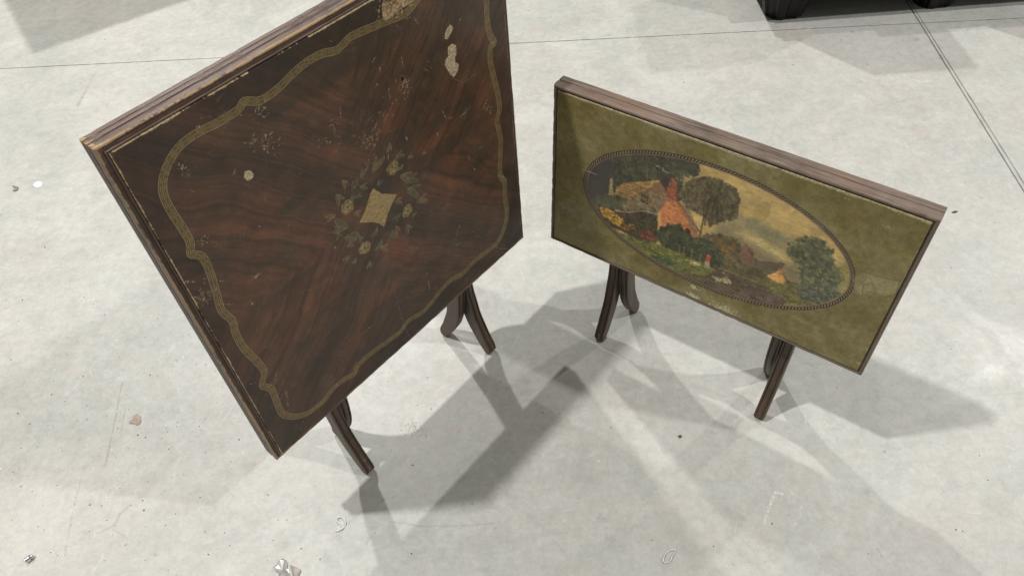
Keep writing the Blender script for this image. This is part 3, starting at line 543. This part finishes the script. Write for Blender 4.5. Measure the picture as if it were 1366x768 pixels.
# damage
gn=np.random.default_rng(77)
cb.line([(66.9,231.9),(82.8,231.8),(100.1,232.4)],2.4,(150,146,130),.75,jit=.5)
for c0,n,sp_,cc in [([(358.3,31.0)][0],26,6,(205,198,170)),([(360.0,6.7)][0],46,6,(205,198,170)),([(429.1,5.6)][0],150,13,(190,178,140)),([(420.0,-44.0)][0],8,5,(150,140,104)),([(39.6,106.2)][0],60,9,(122,122,116)),([(23.8,103.1)][0],20,5,(130,130,124)),([(235.1,311.6)][0],6,2,(190,190,184)),([(247.0,306.5)][0],12,5,(150,148,138)),([(280.6,299.7)][0],10,6,(150,130,112)),([(663.7,363.6)][0],10,5,(150,150,120)),([(585.3,390.7)][0],5,2,(160,150,110)),([(720.2,22.2)][0],8,2,(170,160,130))]:
    for k in range(n):
        a=gn.random()*3; q=(c0[0]+gn.normal()*sp_*1.3,c0[1]+gn.normal()*sp_*.5); cb.dab(q[0],q[1],1+2.2*gn.random(),.7+gn.random(),a,cc,.7)
st=[(644.3,224.5),(654.3,250.0),(686.9,252.9),(717.1,260.6),(722.2,230.1),(706.6,212.6),(686.4,212.7),(672.3,191.9),(656.2,198.8)]
cb.poly(st,(150,140,104),.2,4,4,.7); cb.line(st+[st[0]],1.6,(84,74,46),.45,jit=1.2)
st=[(667.1,217.5),(677.6,231.7),(691.0,219.5),(684.4,197.2),(670.1,198.9)]; cb.line(st+[st[0]],1.4,(84,74,46),.5,jit=1)
for k in range(260):
    x,y=gn.random()*WB,gn.random()*HB; a=gn.random()*3; l=1+5*gn.random()**3
    cb.line([(x,y),(x+l*math.cos(a),y+l*math.sin(a))],.5+.7*gn.random(),(160,152,118) if gn.random()<.6 else (70,62,36),.1+.4*gn.random()**2)
for k in range(46):
    x,y=gn.random()*WB,gn.random()*HB; cb.dab(x,y,6+22*gn.random(),4+12*gn.random(),gn.random()*3,(92,84,44) if k%2 else (140,132,98),.17)
edge_wear(cb,((2.0,.80),(.6,.36),(.6,.32),(.6,.42)),(172,160,126),400)
imgB=cb.image('picture_colours',1.28)

def panel_mat(name,img,rough,bumpamt,grain):
    M=NT(name); t=M.n('ShaderNodeTexImage',image=img,extension='EXTEND',interpolation='Cubic'); c=M.n('ShaderNodeTexCoord'); M.l(c.outputs['UV'],t.inputs[0])
    v=M.pos(); n=M.noise(v,26,6,.6); n2=M.noise(v,340,3,.6); n3=M.noise(v,grain,5,.6)
    M.l(t.outputs[0],M.b.inputs['Base Color'])
    M.l(M.math('ADD',M.math('MULTIPLY',n,.35),rough-.17),M.b.inputs['Roughness']); M.b.inputs['Specular IOR Level'].default_value=.4
    bw=M.n('ShaderNodeRGBToBW'); M.l(t.outputs[0],bw.inputs[0])
    M.bump(M.math('ADD',M.math('ADD',M.math('MULTIPLY',n2,.35),M.math('MULTIPLY',n3,.7)),M.math('MULTIPLY',bw.outputs[0],-1.5)),bumpamt,.0012)
    return M.m
matPA=panel_mat('old_varnished_veneer',imgA,.38,.30,45); matPB=panel_mat('painted_board',imgB,.44,.32,70)

def wood_mat(name,c0,c1,worn,rough=.5,wearth=.5,dust=None):
    # u runs along the piece, v round its section; the wear attribute is high on the proud arrises
    M=NT(name); v=M.pos((3,120,1),kind='uv'); vo=M.pos()
    g1=M.noise(v,4,5,.65,.3); g2=M.noise(M.pos((10,500,1),kind='uv'),3,4,.6); bl=M.noise(vo,14,5,.6)
    f=M.math('ADD',M.math('MULTIPLY',g1,.55),M.math('ADD',M.math('MULTIPLY',g2,.25),M.math('MULTIPLY',bl,.2)))
    col=M.ramp(f,[(.40,c0),(.60,c1)]); col=M.mix(M.ramp(M.noise(vo,6,3),[(.4,0.),(.65,.35)]),col,tuple(np.array(c1)*np.array([1.0,.78,.66])))
    if dust is not None: col=M.mix(M.math('MULTIPLY',M.ramp(M.noise(M.pos((6,60,1),kind='uv'),3,5,.7),[(.56,0.),(.66,1.)]),.5),col,dust)
    fl_=M.math('MULTIPLY',M.ramp(M.noise(M.pos((14,160,1),kind='uv'),2.2,5,.75),[(.60,0.),(.65,1.)]),M.ramp(M.noise(vo,5,3),[(.45,0.),(.6,.8)]))
    col=M.mix(fl_,col,tuple(np.array(worn)*.8))
    at=M.n('ShaderNodeAttribute',attribute_name='wear')
    wn=M.math('ADD',M.math('MULTIPLY',M.noise(vo,85,6,.75),.9),M.math('MULTIPLY',M.noise(vo,11,3,.5),.9)); wn=M.math('SUBTRACT',wn,.42)
    wm=M.ramp(M.math('MULTIPLY',at.outputs['Fac'],M.math('ADD',wn,.5)),[(wearth,0.),(wearth+.06,1.)])
    col=M.mix(M.math('MULTIPLY',wm,.9),col,M.mix(M.noise(vo,160,3),tuple(np.array(worn)*.6),tuple(np.array(worn)*1.35)))
    M.l(col,M.b.inputs['Base Color']); M.l(M.math('ADD',M.math('MULTIPLY',bl,.3),rough-.15),M.b.inputs['Roughness']); M.b.inputs['Specular IOR Level'].default_value=.4
    M.bump(M.math('ADD',f,M.math('MULTIPLY',wm,-.4)),.4,.0014); return M.m
railA=wood_mat('worn_dark_rail',(.046,.028,.021),(.175,.118,.094),(.42,.28,.13),.46,.85,(.27,.21,.18))
railB=wood_mat('grey_brown_rail',(.060,.042,.034),(.26,.195,.15),(.20,.145,.10),.5,.86,(.22,.19,.165))
legmat=wood_mat('dark_reeded_leg_wood',(.034,.022,.015),(.128,.088,.060),(.20,.145,.095),.48,.84)
under=plain('raw_underside_wood',(.16,.10,.06),.7)
iron=plain('dark_iron',(.06,.055,.05),.4,.8)

PROF_A=[(-.010,.0085,0),(.0006,.0085,0),(.0006,.0030,0),(.0014,.0016,.2),(.0028,.0014,.3),(.0038,.0030,0),(.0046,.0062,0),(.0062,.0068,0),(.0082,.0052,.55),(.0100,.0042,.9),(.0116,.0048,1.05),(.0126,.0064,1),(.0128,.0085,.6),(.0128,.0130,.2),(.0126,.0172,.75),(.0112,.0180,0),(.0102,.0188,0),(.0102,.0204,0),(.0112,.0212,.1),(.0126,.0220,.75),(.0128,.0250,.15),(.0126,.0292,.65),(.0114,.0300,0),(.0114,.0314,0),(.0126,.0322,.7),(.0128,.0380,.35),(.0120,.0406,1.0),(.0098,.0421,.5),(-.014,.0421,0),(-.014,.0085,0)]
PROF_B=[(-.010,.0070,0),(.0006,.0070,0),(.0006,.0046,0),(.0026,.0046,0),(.0030,.0020,.1),(.0040,.0002,.3),(.0055,-.0006,.6),(.0076,-.0006,.6),(.0092,.0006,.75),(.0100,.0026,.7),(.0104,.0060,.3),(.0106,.0120,.2),(.0104,.0186,.35),(.0090,.0194,0),(.0086,.0204,0),(.0090,.0216,0),(.0104,.0224,.3),(.0106,.0300,.2),(.0104,.0380,.4),(.0092,.0404,.6),(-.012,.0408,0),(-.012,.0070,0)]

def build_table(name,loc,rz,W,H,z0,tilt,prof,railmat,pmat,toph,rowlab):
    root=empty(name,loc,rz)
    ct,st_=math.cos(tilt),math.sin(tilt)
    def P(a,b,w): return (a-W/2, b*st_+w*ct, z0+b*ct-w*st_)
    # four mitred rails
    rngl=random.Random(3 if prof is PROF_A else 4)
    for side in range(4):
        L_=W if side in (0,2) else H; N=150
        v=[];uv=[];wr=[]; n=len(prof)
        cum=[0]
        for i in range(1,n): cum.append(cum[-1]+math.hypot(prof[i][0]-prof[i-1][0],prof[i][1]-prof[i-1][1]))
        dent=[0.0]*(N+1)
        for q in range(26):
            c=rngl.randrange(N); r=rngl.randint(1,3); dpt=rngl.random()*.0009
            for k in range(max(0,c-r),min(N,c+r)+1): dent[k]=max(dent[k],dpt*(1-abs(k-c)/(r+1)))
        for i in range(N+1):
            s=i/N
            for j,(u,w,we) in enumerate(prof):
                uu=u-dent[i]*(we>.5); t_=-uu+(L_+2*uu)*s
                a,b={0:(t_,-uu),1:(L_ if 0 else W+uu,t_),2:(W-t_,H+uu),3:(-uu,H-t_)}[side]
                v.append(P(a,b,w+dent[i]*.5*(we>.5))); uv.append((s*L_+side*3.1,cum[j])); wr.append(max(we*(1+.35*(s<.03 or s>.97)),(.95 if prof is PROF_A and we>0 else .6) if (s<.010 or s>.990) else 0))
        f=[]
        for i in range(N):
            for j in range(n):
                k=(j+1)%n; f.append((i*n+j,(i+1)*n+j,(i+1)*n+k,i*n+k))
        f.append(tuple(range(n))); f.append(tuple(N*n+j for j in range(n))[::-1])
        obj('rail',v,f,railmat,root,False,uv,{'wear':wr})
    # panel with eased arris
    e=.0005; th=.0068 if prof is not PROF_B else .0062
    v=[P(e,e,0),P(W-e,e,0),P(W-e,H-e,0),P(e,H-e,0),P(0,0,e*1.5),P(W,0,e*1.5),P(W,H,e*1.5),P(0,H,e*1.5),P(0,0,th),P(W,0,th),P(W,H,th),P(0,H,th)]
    f=[(0,1,2,3),(11,10,9,8)]+[(i,(i+1)%4,4+(i+1)%4,4+i) for i in range(4)]+[(4+i,4+(i+1)%4,8+(i+1)%4,8+i) for i in range(4)]
    uv=[(0,0),(1,0),(1,1),(0,1)]*3
    obj('panel',v,f,pmat,root,False,uv)
    b_=.012; v=[P(b_*0-.009,-.009,.0405-.010),P(W+.009,-.009,.0305),P(W+.009,H+.009,.0305),P(-.009,H+.009,.0305),P(-.009,-.009,.0345),P(W+.009,-.009,.0345),P(W+.009,H+.009,.0345),P(-.009,H+.009,.0345)]
    obj('back_board',v,[(0,1,2,3),(7,6,5,4)]+[(i,4+i,4+(i+1)%4,(i+1)%4) for i in range(4)],under,root)
    # cleats on the back that carry the leg frames
    def bar(nm,x0,x1,y0,y1,zz0,zz1,mat,par,uvs=True):
        v=[(x,y,z) for x in (x0,x1) for y in (y0,y1) for z in (zz0,zz1)]
        uvl=[(z if abs(zz1-zz0)>abs(x1-x0) else x, y) for x,y,z in v]
        return obj(nm,v,[(0,1,3,2),(4,6,7,5),(0,4,5,1),(2,3,7,6),(0,2,6,4),(1,5,7,3)],mat,par,False,uvl,{'wear':[.6]*8})
    for sgn in (-1,1): bar('cleat',sgn*.262-.009,sgn*.262+.009,.0415+.2*st_,.058+.2*st_,z0+.06,z0+H-.06,legmat,root)
    # reeded sabre legs, two scissoring pairs
    inner=[(-.052,toph),(-.060,.40),(-.064,.30),(-.0635,.214),(-.058,.165),(-.051,.125),(-.038,.085),(-.024,.056),(-.008,.027),(.004,.010),(.010,.002),(.0155,0)]
    outer0=outer=[(-.020,toph),(-.028,.40),(-.031,.30),(-.029,.214),(-.021,.165),(-.014,.125),(.000,.085),(.011,.056),(.0205,.036),(.0245,.022),(.0245,.010),(.0185,.0)]
    mid=-.050
    wk=1.17
    inner=[( (a+c)/2+(a-c)/2*wk, (b+d)/2+(b-d)/2*wk if k>3 else b) for k,((a,b),(c,d)) in enumerate(zip(inner,outer))] if True else inner
    prof2=[]  # across, depth 0..1 from outer edge to inner
    rd=[(-1,.10),(-.93,.02),(-.80,.0),(-.66,.02),(-.60,.075),(-.50,.075),(-.44,.02),(-.25,-.015),(0,-.02),(.25,-.015),(.44,.02),(.50,.075),(.60,.075),(.66,.02),(.80,0),(.93,.02),(1,.10)]
    prof2=[(x,d,.9 if d<.0 or abs(x)>.95 else .5) for x,d in rd]+[(x,1-d,.4) for x,d in rd[::-1]]
    def subdiv(P_):
        P_=[np.array(p) for p in P_]; out=[]
        for i in range(len(P_)-1):
            p0=P_[max(i-1,0)];p1=P_[i];p2=P_[i+1];p3=P_[min(i+2,len(P_)-1)]
            for k in range(4):
                t=k/4; out.append(.5*((2*p1)+(-p0+p2)*t+(2*p0-5*p1+4*p2-p3)*t*t+(-p0+3*p1-3*p2+p3)*t**3))
        return out+[P_[-1]]
    I,Ou=subdiv(inner),subdiv(outer)
    def leg(xc,flip):
        v=[];uv=[];wr=[]; n=len(prof2); run=0
        for i,(pi,po) in enumerate(zip(I,Ou)):
            if i: run+=np.linalg.norm((pi+po)/2-(I[i-1]+Ou[i-1])/2)
            wdt=np.linalg.norm(po-pi)
            for j,(x,d,we) in enumerate(prof2):
                dd=d if wdt>.02 else min(max(d,0),1)
                q=po+(pi-po)*dd; s=q[0]; z=max(q[1],0.0)
                if flip: s=2*mid-s
                hw=.0124*(1 if i<len(I)-5 else 1-.03*(i-len(I)+5))
                v.append((xc+x*hw,-s,z)); uv.append((run+xc*7,j*.0035)); wr.append(we*(.95 if z<.03 else .85))
        N=len(I); f=[]
        for i in range(N-1):
            for j in range(n):
                k=(j+1)%n; f.append((i*n+j,(i+1)*n+j,(i+1)*n+k,i*n+k))
        f.append(tuple(range(n))[::-1]); f.append(tuple((N-1)*n+j for j in range(n)))
        obj('leg',v,f,legmat,root,False,uv,{'wear':wr})
    x0=.1475-.3625; x1=.576-.3625
    x0,x1=(-.2215,.2070) if prof is PROF_A else (-.2135,.2170)
    leg(x0,False); leg(x1,False); leg(x0+.0262,True); leg(x1-.0262,True)
    # stretchers join the legs of each frame; pivot bolts go through both
    bar('stretcher',x0-.009,x1+.009,.024,.040 if False else .050,toph-.03,toph,legmat,root) if False else None
    bar('stretcher',x0+.0126,x1-.0126,.0545+.002,.0745,z0+.30*H+.04,z0+.30*H+.075,legmat,root)
    bar('stretcher',x0+.0126,x1-.0126,.0560,.0745,toph-.05,toph-.015,legmat,root)
    for xc in (x0,x1):
        sg=1 if xc==x1 else -1; bm=bmesh.new(); bmesh.ops.create_cone(bm,cap_ends=True,segments=16,radius1=.0055,radius2=.0045,depth=.058)
        me=bpy.data.meshes.new('pivot_bolt'); bm.to_mesh(me); bm.free(); me.materials.append(iron); o=bpy.data.objects.new('pivot_bolt',me); COL.objects.link(o); o.parent=root; o.rotation_euler=(0,math.pi/2,0); o.location=(xc-sg*.013,.05,z0+.10)
    return root,P
(tA,PA)=build_table('tilt_top_table',(-0.2203, 1.0322, 0),0.81685,.738,0.744,0.27585,0.01792,PROF_A,railA,matPA,.60,'A')
tag(tA,'dark brown square folding table with tilted veneer top, gold ribbon border and worn flower wreath','folding table')
(tB,PB)=build_table('tilt_top_table',(0.396, 1.068, 0),-0.6537,0.72218,0.40249,0.28501,0.04797,PROF_B,railB,matPB,.46,'B')
tag(tB,'smaller folding table with olive green top showing a cottage landscape in a rope edged oval','folding table')
# bent nails of the latch on the right edge of the big top
def ball_chain(name,pts,r,mat,parent):
    bm=bmesh.new()
    for x,y,z,s in pts:
        m=bmesh.ops.create_icosphere(bm,subdivisions=2,radius=r*s)
        for q in m['verts']: q.co=Vector((x,y,z))+Vector((q.co.x*1.3,q.co.y,q.co.z*.8))
    me=bpy.data.meshes.new(name); bm.to_mesh(me); bm.free(); me.materials.append(mat); o=bpy.data.objects.new(name,me); COL.objects.link(o); o.parent=parent; return o
W_=WA/1000
ball_chain('latch_stub',[(*PA(W_+.0145,.548,.016),1.),(*PA(W_+.0148,.538,.017),.8),(*PA(W_+.0135,.556,.014),.7)],.0030,iron,tA)

# ------------------------------------------------------------------ black plastic pallet behind, cup feet showing, goods on it
M=NT('black_plastic'); M.b.inputs['Base Color'].default_value=(.005,.005,.006,1); M.b.inputs['Specular IOR Level'].default_value=.3; M.b.inputs['Roughness'].default_value=.45; M.bump(M.noise(M.pos(),90,4),.2,.002); blackp=M.m
pal=empty('plastic_pallet',(1.60,3.05,0),.0); tag(pal,'black plastic pallet on ribbed tapering cup feet beyond the tables','pallet')
def foot(cx,cy,rb_x=.072,rt_x=.125,h=.105):
    n=48; v=[]; f=[]
    rings=[(0,.93),(.006,1.0),(.05,1.14),(.08,1.25),(h,1.34)]
    for z,k in rings:
        for i in range(n):
            a=2*math.pi*i/n; s=1-.14*(1 if (i//4)%2 else 0)*(z>.004)
            q=3.0; c_,s_=math.cos(a),math.sin(a); rr=1/(abs(c_)**q+abs(s_)**q)**(1/q)
            v.append((cx+rb_x*k*rr*c_*s,cy+rb_x*k*rr*s_*s,z))
    for r in range(len(rings)-1):
        for i in range(n): f.append((r*n+i,r*n+(i+1)%n,(r+1)*n+(i+1)%n,(r+1)*n+i))
    f.append(tuple(range(n))[::-1]); f.append(tuple((len(rings)-1)*n+i for i in range(n)))
    obj('cup_foot',v,f,blackp,pal)
for fx in (-.49,.085,.60):
    for fy in (-.372,.0,.45): foot(fx,fy)
def boxo(name,x0,x1,y0,y1,z0,z1,mat,parent=None,bev=.006):
    bm=bmesh.new(); bmesh.ops.create_cube(bm,size=1); bmesh.ops.scale(bm,vec=(x1-x0,y1-y0,z1-z0),verts=bm.verts); bmesh.ops.translate(bm,vec=((x0+x1)/2,(y0+y1)/2,(z0+z1)/2),verts=bm.verts)
    bmesh.ops.bevel(bm,geom=bm.edges[:],offset=bev,segments=2,affect='EDGES')
    me=bpy.data.meshes.new(name); bm.to_mesh(me); bm.free(); me.materials.append(mat); o=bpy.data.objects.new(name,me); COL.objects.link(o); o.parent=parent; return o
boxo('deck',-.62,.74,-.475,.56,.105,.13,blackp,pal)
for k in range(3): boxo('deck_rib',-.61,.73,-.49+k*.43,-.45+k*.43,.131,.139,blackp,pal,.003)
card=plain('brown_cardboard',(.30,.20,.12),.8)
def carton(loc,rz,w,d,h,label,name='cardboard_box'):
    r=empty(name,loc,rz); tag(r,label,'box')
    boxo('carton_body',-w/2,w/2,-d/2,d/2,0,h,card,r,.004)
    for s in (-1,1): boxo('flap',-w/2+.003,w/2-.003,(0.001 if s>0 else -d/2+.003),(d/2-.003 if s>0 else -.001),h+.001,h+.005,card,r,.001)
    return r
carton((1.18,2.80,.14),0,.34,.42,.38,'tall brown carton standing on the left of the black pallet')
carton((1.98,2.82,.14),0,.62,.42,.20,'low wide brown carton standing on the right of the black pallet')
carton((-1.82,3.67,0),.55,.62,.62,.74,'unseen brown carton added beyond the top left corner to cast the floor shadow')  # stand-in for an unknown thing out of view, added for its shadow

# ------------------------------------------------------------------ litter on the floor
def flake(name,pts,thick,mat,label,cat,z=.0003,curl=.0,zig=0):
    c=np.mean(pts,0); R_=random.Random(len(pts)+int(c[0]*1000)); n=len(pts); v=[];
    ring=[(0,1.0),(.5,1.0),(1,.86)]
    for tt,k in ring:
        for p in pts:
            q=c+(np.array(p)-c)*k; v.append((q[0],q[1],z+thick*tt+curl*(np.hypot(*(q-c))/.012)**2*R_.uniform(.6,1.2)*(tt>0 or 1)))
    f=[(r*n+i,r*n+(i+1)%n,(r+1)*n+(i+1)%n,(r+1)*n+i) for r in range(2) for i in range(n)]
    v.append((c[0],c[1],z)); v.append((c[0],c[1],z+thick+zig)); f+=[(3*n,(i+1)%n,i) for i in range(n)]+[(3*n+1,2*n+i,2*n+(i+1)%n) for i in range(n)]
    o=obj(name,v,f,mat); tag(o,label,cat); return o
white=plain('white_chip',(.86,.86,.86),.6); pink=plain('pinkish_flake_matter',(.40,.32,.27),.8); greyf=plain('grey_foil_like',(.42,.41,.38),.35,.4); dkb=plain('dark_crumb_matter',(.09,.075,.06),.8)
flake('paper_chip',[(-1.5262,1.9734),(-1.5213,1.9875),(-1.5073,1.9895),(-1.4971,1.9774),(-1.4957,1.9628),(-1.5083,1.9569)],.0012,white,'small bright white paper chip lying on the concrete at the left','paper chip')
flake('dry_leaf_bit',[(-1.5935,1.9737),(-1.5852,1.9746),(-1.5705,1.9675),(-1.5676,1.9528),(-1.5775,1.9467),(-1.5846,1.9529),(-1.5779,1.9611)],.0016,plain('dull_leaf',(.22,.21,.17),.8),'small dull grey curled bit beside the white chip','leaf bit',curl=.001)
flake('pink_flake',[(-0.9653,1.0429),(-0.9589,1.0466),(-0.958,1.0572),(-0.9502,1.063),(-0.9399,1.0556),(-0.9337,1.0423),(-0.9353,1.034),(-0.9417,1.0303),(-0.9522,1.0354),(-0.9617,1.0362)],.0022,pink,'pinkish brown flake lying left of the big table','flake')
flake('wood_splinter',[(1.2793,1.5417),(1.2902,1.5468),(1.2989,1.5442),(1.2932,1.5386),(1.2822,1.5383)],.002,dkb,'thin dark splinter on the floor by the right corner of the olive table','splinter')
flake('dark_crumb',[(0.3604,0.8893),(0.3653,0.8919),(0.3697,0.8875),(0.3665,0.8848),(0.3621,0.8848)],.003,dkb,'dark crumb on the floor in front of the olive table','crumb')
flake('foil_scrap',[(-0.5495,0.6488),(-0.5423,0.6547),(-0.5388,0.6642),(-0.5292,0.6651),(-0.5214,0.6548),(-0.5213,0.6419),(-0.5114,0.6268),(-0.5123,0.6096),(-0.5362,0.6114),(-0.5363,0.635)],.0022,greyf,'crumpled grey scrap at the bottom edge, the left one with a white dot beside it','scrap',curl=.0016,zig=.003)
flake('foil_scrap',[(-0.5145,0.651),(-0.5044,0.647),(-0.4907,0.6396),(-0.4951,0.624),(-0.498,0.6085),(-0.5091,0.6094),(-0.5068,0.6281)],.0020,plain('brownish_grey_scrap',(.34,.31,.28),.5,.2),'crumpled brownish scrap at the bottom edge, right of the white dot','scrap',curl=.0016,zig=.002)
flake('white_dot',[(-0.5243,0.6405),(-0.5217,0.6451),(-0.5167,0.6432),(-0.5142,0.6366),(-0.5166,0.6304),(-0.5216,0.6324)],.0025,white,'small white blob between the two crumpled scraps','blob')
M=NT('clear_film'); M.b.inputs['Base Color'].default_value=(.9,.9,.88,1); M.b.inputs['Roughness'].default_value=.18; M.b.inputs['Transmission Weight'].default_value=.35; film=M.m
def ribbon(name,pts,wid,mat,label,cat):
    P_=smooth_path(pts,6); v=[];f=[]; R_=random.Random(9)
    for i,p in enumerate(P_):
        a=np.array(P_[max(i-1,0)]); b=np.array(P_[min(i+1,len(P_)-1)]); d=b-a; d/=np.linalg.norm(d)+1e-9; n=np.array([-d[1],d[0]])*wid/2; zz=.0012+.0022*abs(math.sin(i*.31))
        for s,dz in ((-1,0),(0,.0012),(1,.0003)): v.append((p[0]+n[0]*s,p[1]+n[1]*s,zz+dz))
        for s,dz in ((1,-.0004),(0,.0006),(-1,-.0007)): v.append((p[0]+n[0]*s,p[1]+n[1]*s,zz+dz))
    N=len(P_)
    for i in range(N-1):
        for j in range(6): k=(j+1)%6; f.append((i*6+j,i*6+k,(i+1)*6+k,(i+1)*6+j))
    f+=[tuple(range(6))[::-1],tuple((N-1)*6+j for j in range(6))]
    o=obj(name,v,f,mat,None,True); tag(o,label,cat)
ribbon('plastic_curl',[(-0.4262,0.7189),(-0.4134,0.723),(-0.4043,0.7326),(-0.4089,0.7468),(-0.4192,0.7511),(-0.4253,0.7447),(-0.416,0.7335),(-0.4101,0.7228)],.0028,film,'curl of clear film on the floor below the big table','film scrap')
ribbon('plastic_curl',[(0.2707,0.5979),(0.2761,0.6102),(0.2875,0.6206),(0.3019,0.6211),(0.2935,0.6105),(0.2867,0.5999),(0.275,0.596),(0.2734,0.604)],.0028,film,'curl of clear film at the bottom of the photo, below the olive table','film scrap')
# little metal ferrule
q0,q1=[np.array(p) for p in [(-1.0961,0.7049),(-1.0845,0.714)]]; d=q1-q0; Lf=np.linalg.norm(d)
chrome=plain('bright_metal',(.75,.75,.76),.22,.95)
fe=empty('metal_ferrule',(*(q0+q1)/2,.006),math.atan2(d[1],d[0])); tag(fe,'small bright metal ferrule lying on the concrete in the bottom left corner','ferrule')
def tube(name,x0,x1,r0,r1,mat,par,n=20):
    v=[(x,r*math.cos(2*math.pi*i/n),r*math.sin(2*math.pi*i/n)) for x,r in ((x0,r0*.6),(x0,r0),(x1,r1),(x1,r1*.6)) for i in range(n)]
    f=[(k*n+i,k*n+(i+1)%n,(k+1)*n+(i+1)%n,(k+1)*n+i) for k in range(3) for i in range(n)]+[tuple(range(n))[::-1],tuple(3*n+i for i in range(n))]
    obj(name,v,f,mat,par)
tube('sleeve',-Lf*.6,Lf*.1,.0062,.0056,chrome,fe); tube('slotted_tip',Lf*.1,Lf*.55,.0046,.004,chrome,fe); tube('black_collar',Lf*.08,Lf*.14,.0061,.0061,dkb,fe)
# grit: uncountable crumbs, one object
bm=bmesh.new(); R_=random.Random(12)
def crumb(x,y,r):
    m=bmesh.ops.create_icosphere(bm,subdivisions=1,radius=r)
    for q in m['verts']: q.co=Vector((x+q.co.x*R_.uniform(.7,1.3),y+q.co.y*R_.uniform(.7,1.3),max(0.0002,r*.55+q.co.z*R_.uniform(.5,.8))))
for x,y in [(-0.7445,0.8254),(-0.8115,0.8869),(-0.7929,0.7895),(-0.8676,0.8044),(-0.6803,0.9686),(-1.0859,1.0988),(-1.1485,1.1175),(-1.1887,1.1412),(-1.2169,1.0582),(-1.1233,1.1904),(-0.9326,1.0024),(-0.9884,1.0259),(-0.9747,1.0781),(-0.9944,0.9568),(-0.9123,0.9945),(-0.9969,0.8273),(-0.9382,0.8632),(-0.5875,0.8182),(-0.6985,0.6895),(-0.5665,0.6663),(-1.257,1.0918),(-1.1447,0.8724),(-0.5912,0.8204),(-0.4965,0.6873),(-0.453,0.661),(-1.5402,2.838),(-0.7619,2.5328),(-0.5077,2.4611),(0.5739,2.3576),(0.6519,2.265),(1.265,2.4487),(1.051,2.3183),(0.5631,2.5143),(0.3633,0.8821),(0.0879,0.9644),(0.2574,0.6474),(1.01,0.7249),(0.8941,0.6209),(0.9065,0.6166),(0.3834,0.6246),(0.518,0.6637),(0.7428,1.0943),(-0.1241,0.7594),(-0.259,0.8663),(-0.2566,0.6574),(-0.2189,1.0143),(-0.0687,0.8832),(-1.382,1.4736),(-1.3878,1.6794),(-1.3363,1.2621),(-1.207,1.3245),(-1.1256,1.3946),(-0.9474,1.1792)]:
    crumb(x,y,R_.uniform(.0008,.0019))
for k in range(420):
    x=R_.uniform(-1.9,1.8); y=R_.uniform(.45,3.0)
    if R_.random()<.4: x=-.85+R_.gauss(0,.25); y=.9+R_.gauss(0,.28)
    crumb(x,y,R_.uniform(.0005,.0013))
for k in range(46):
    cx,cy=([(-0.2543,0.9609)])[0]; crumb(cx+R_.gauss(0,.014),cy+R_.gauss(0,.012),R_.uniform(.0005,.0012))
me=bpy.data.meshes.new('grit'); bm.to_mesh(me); bm.free(); me.materials.append(plain('grit_matter',(.13,.10,.08),.8)); o=bpy.data.objects.new('grit',me); COL.objects.link(o)
tag(o,'dark specks of grit and wood crumbs scattered over the concrete floor','grit',kind='stuff')
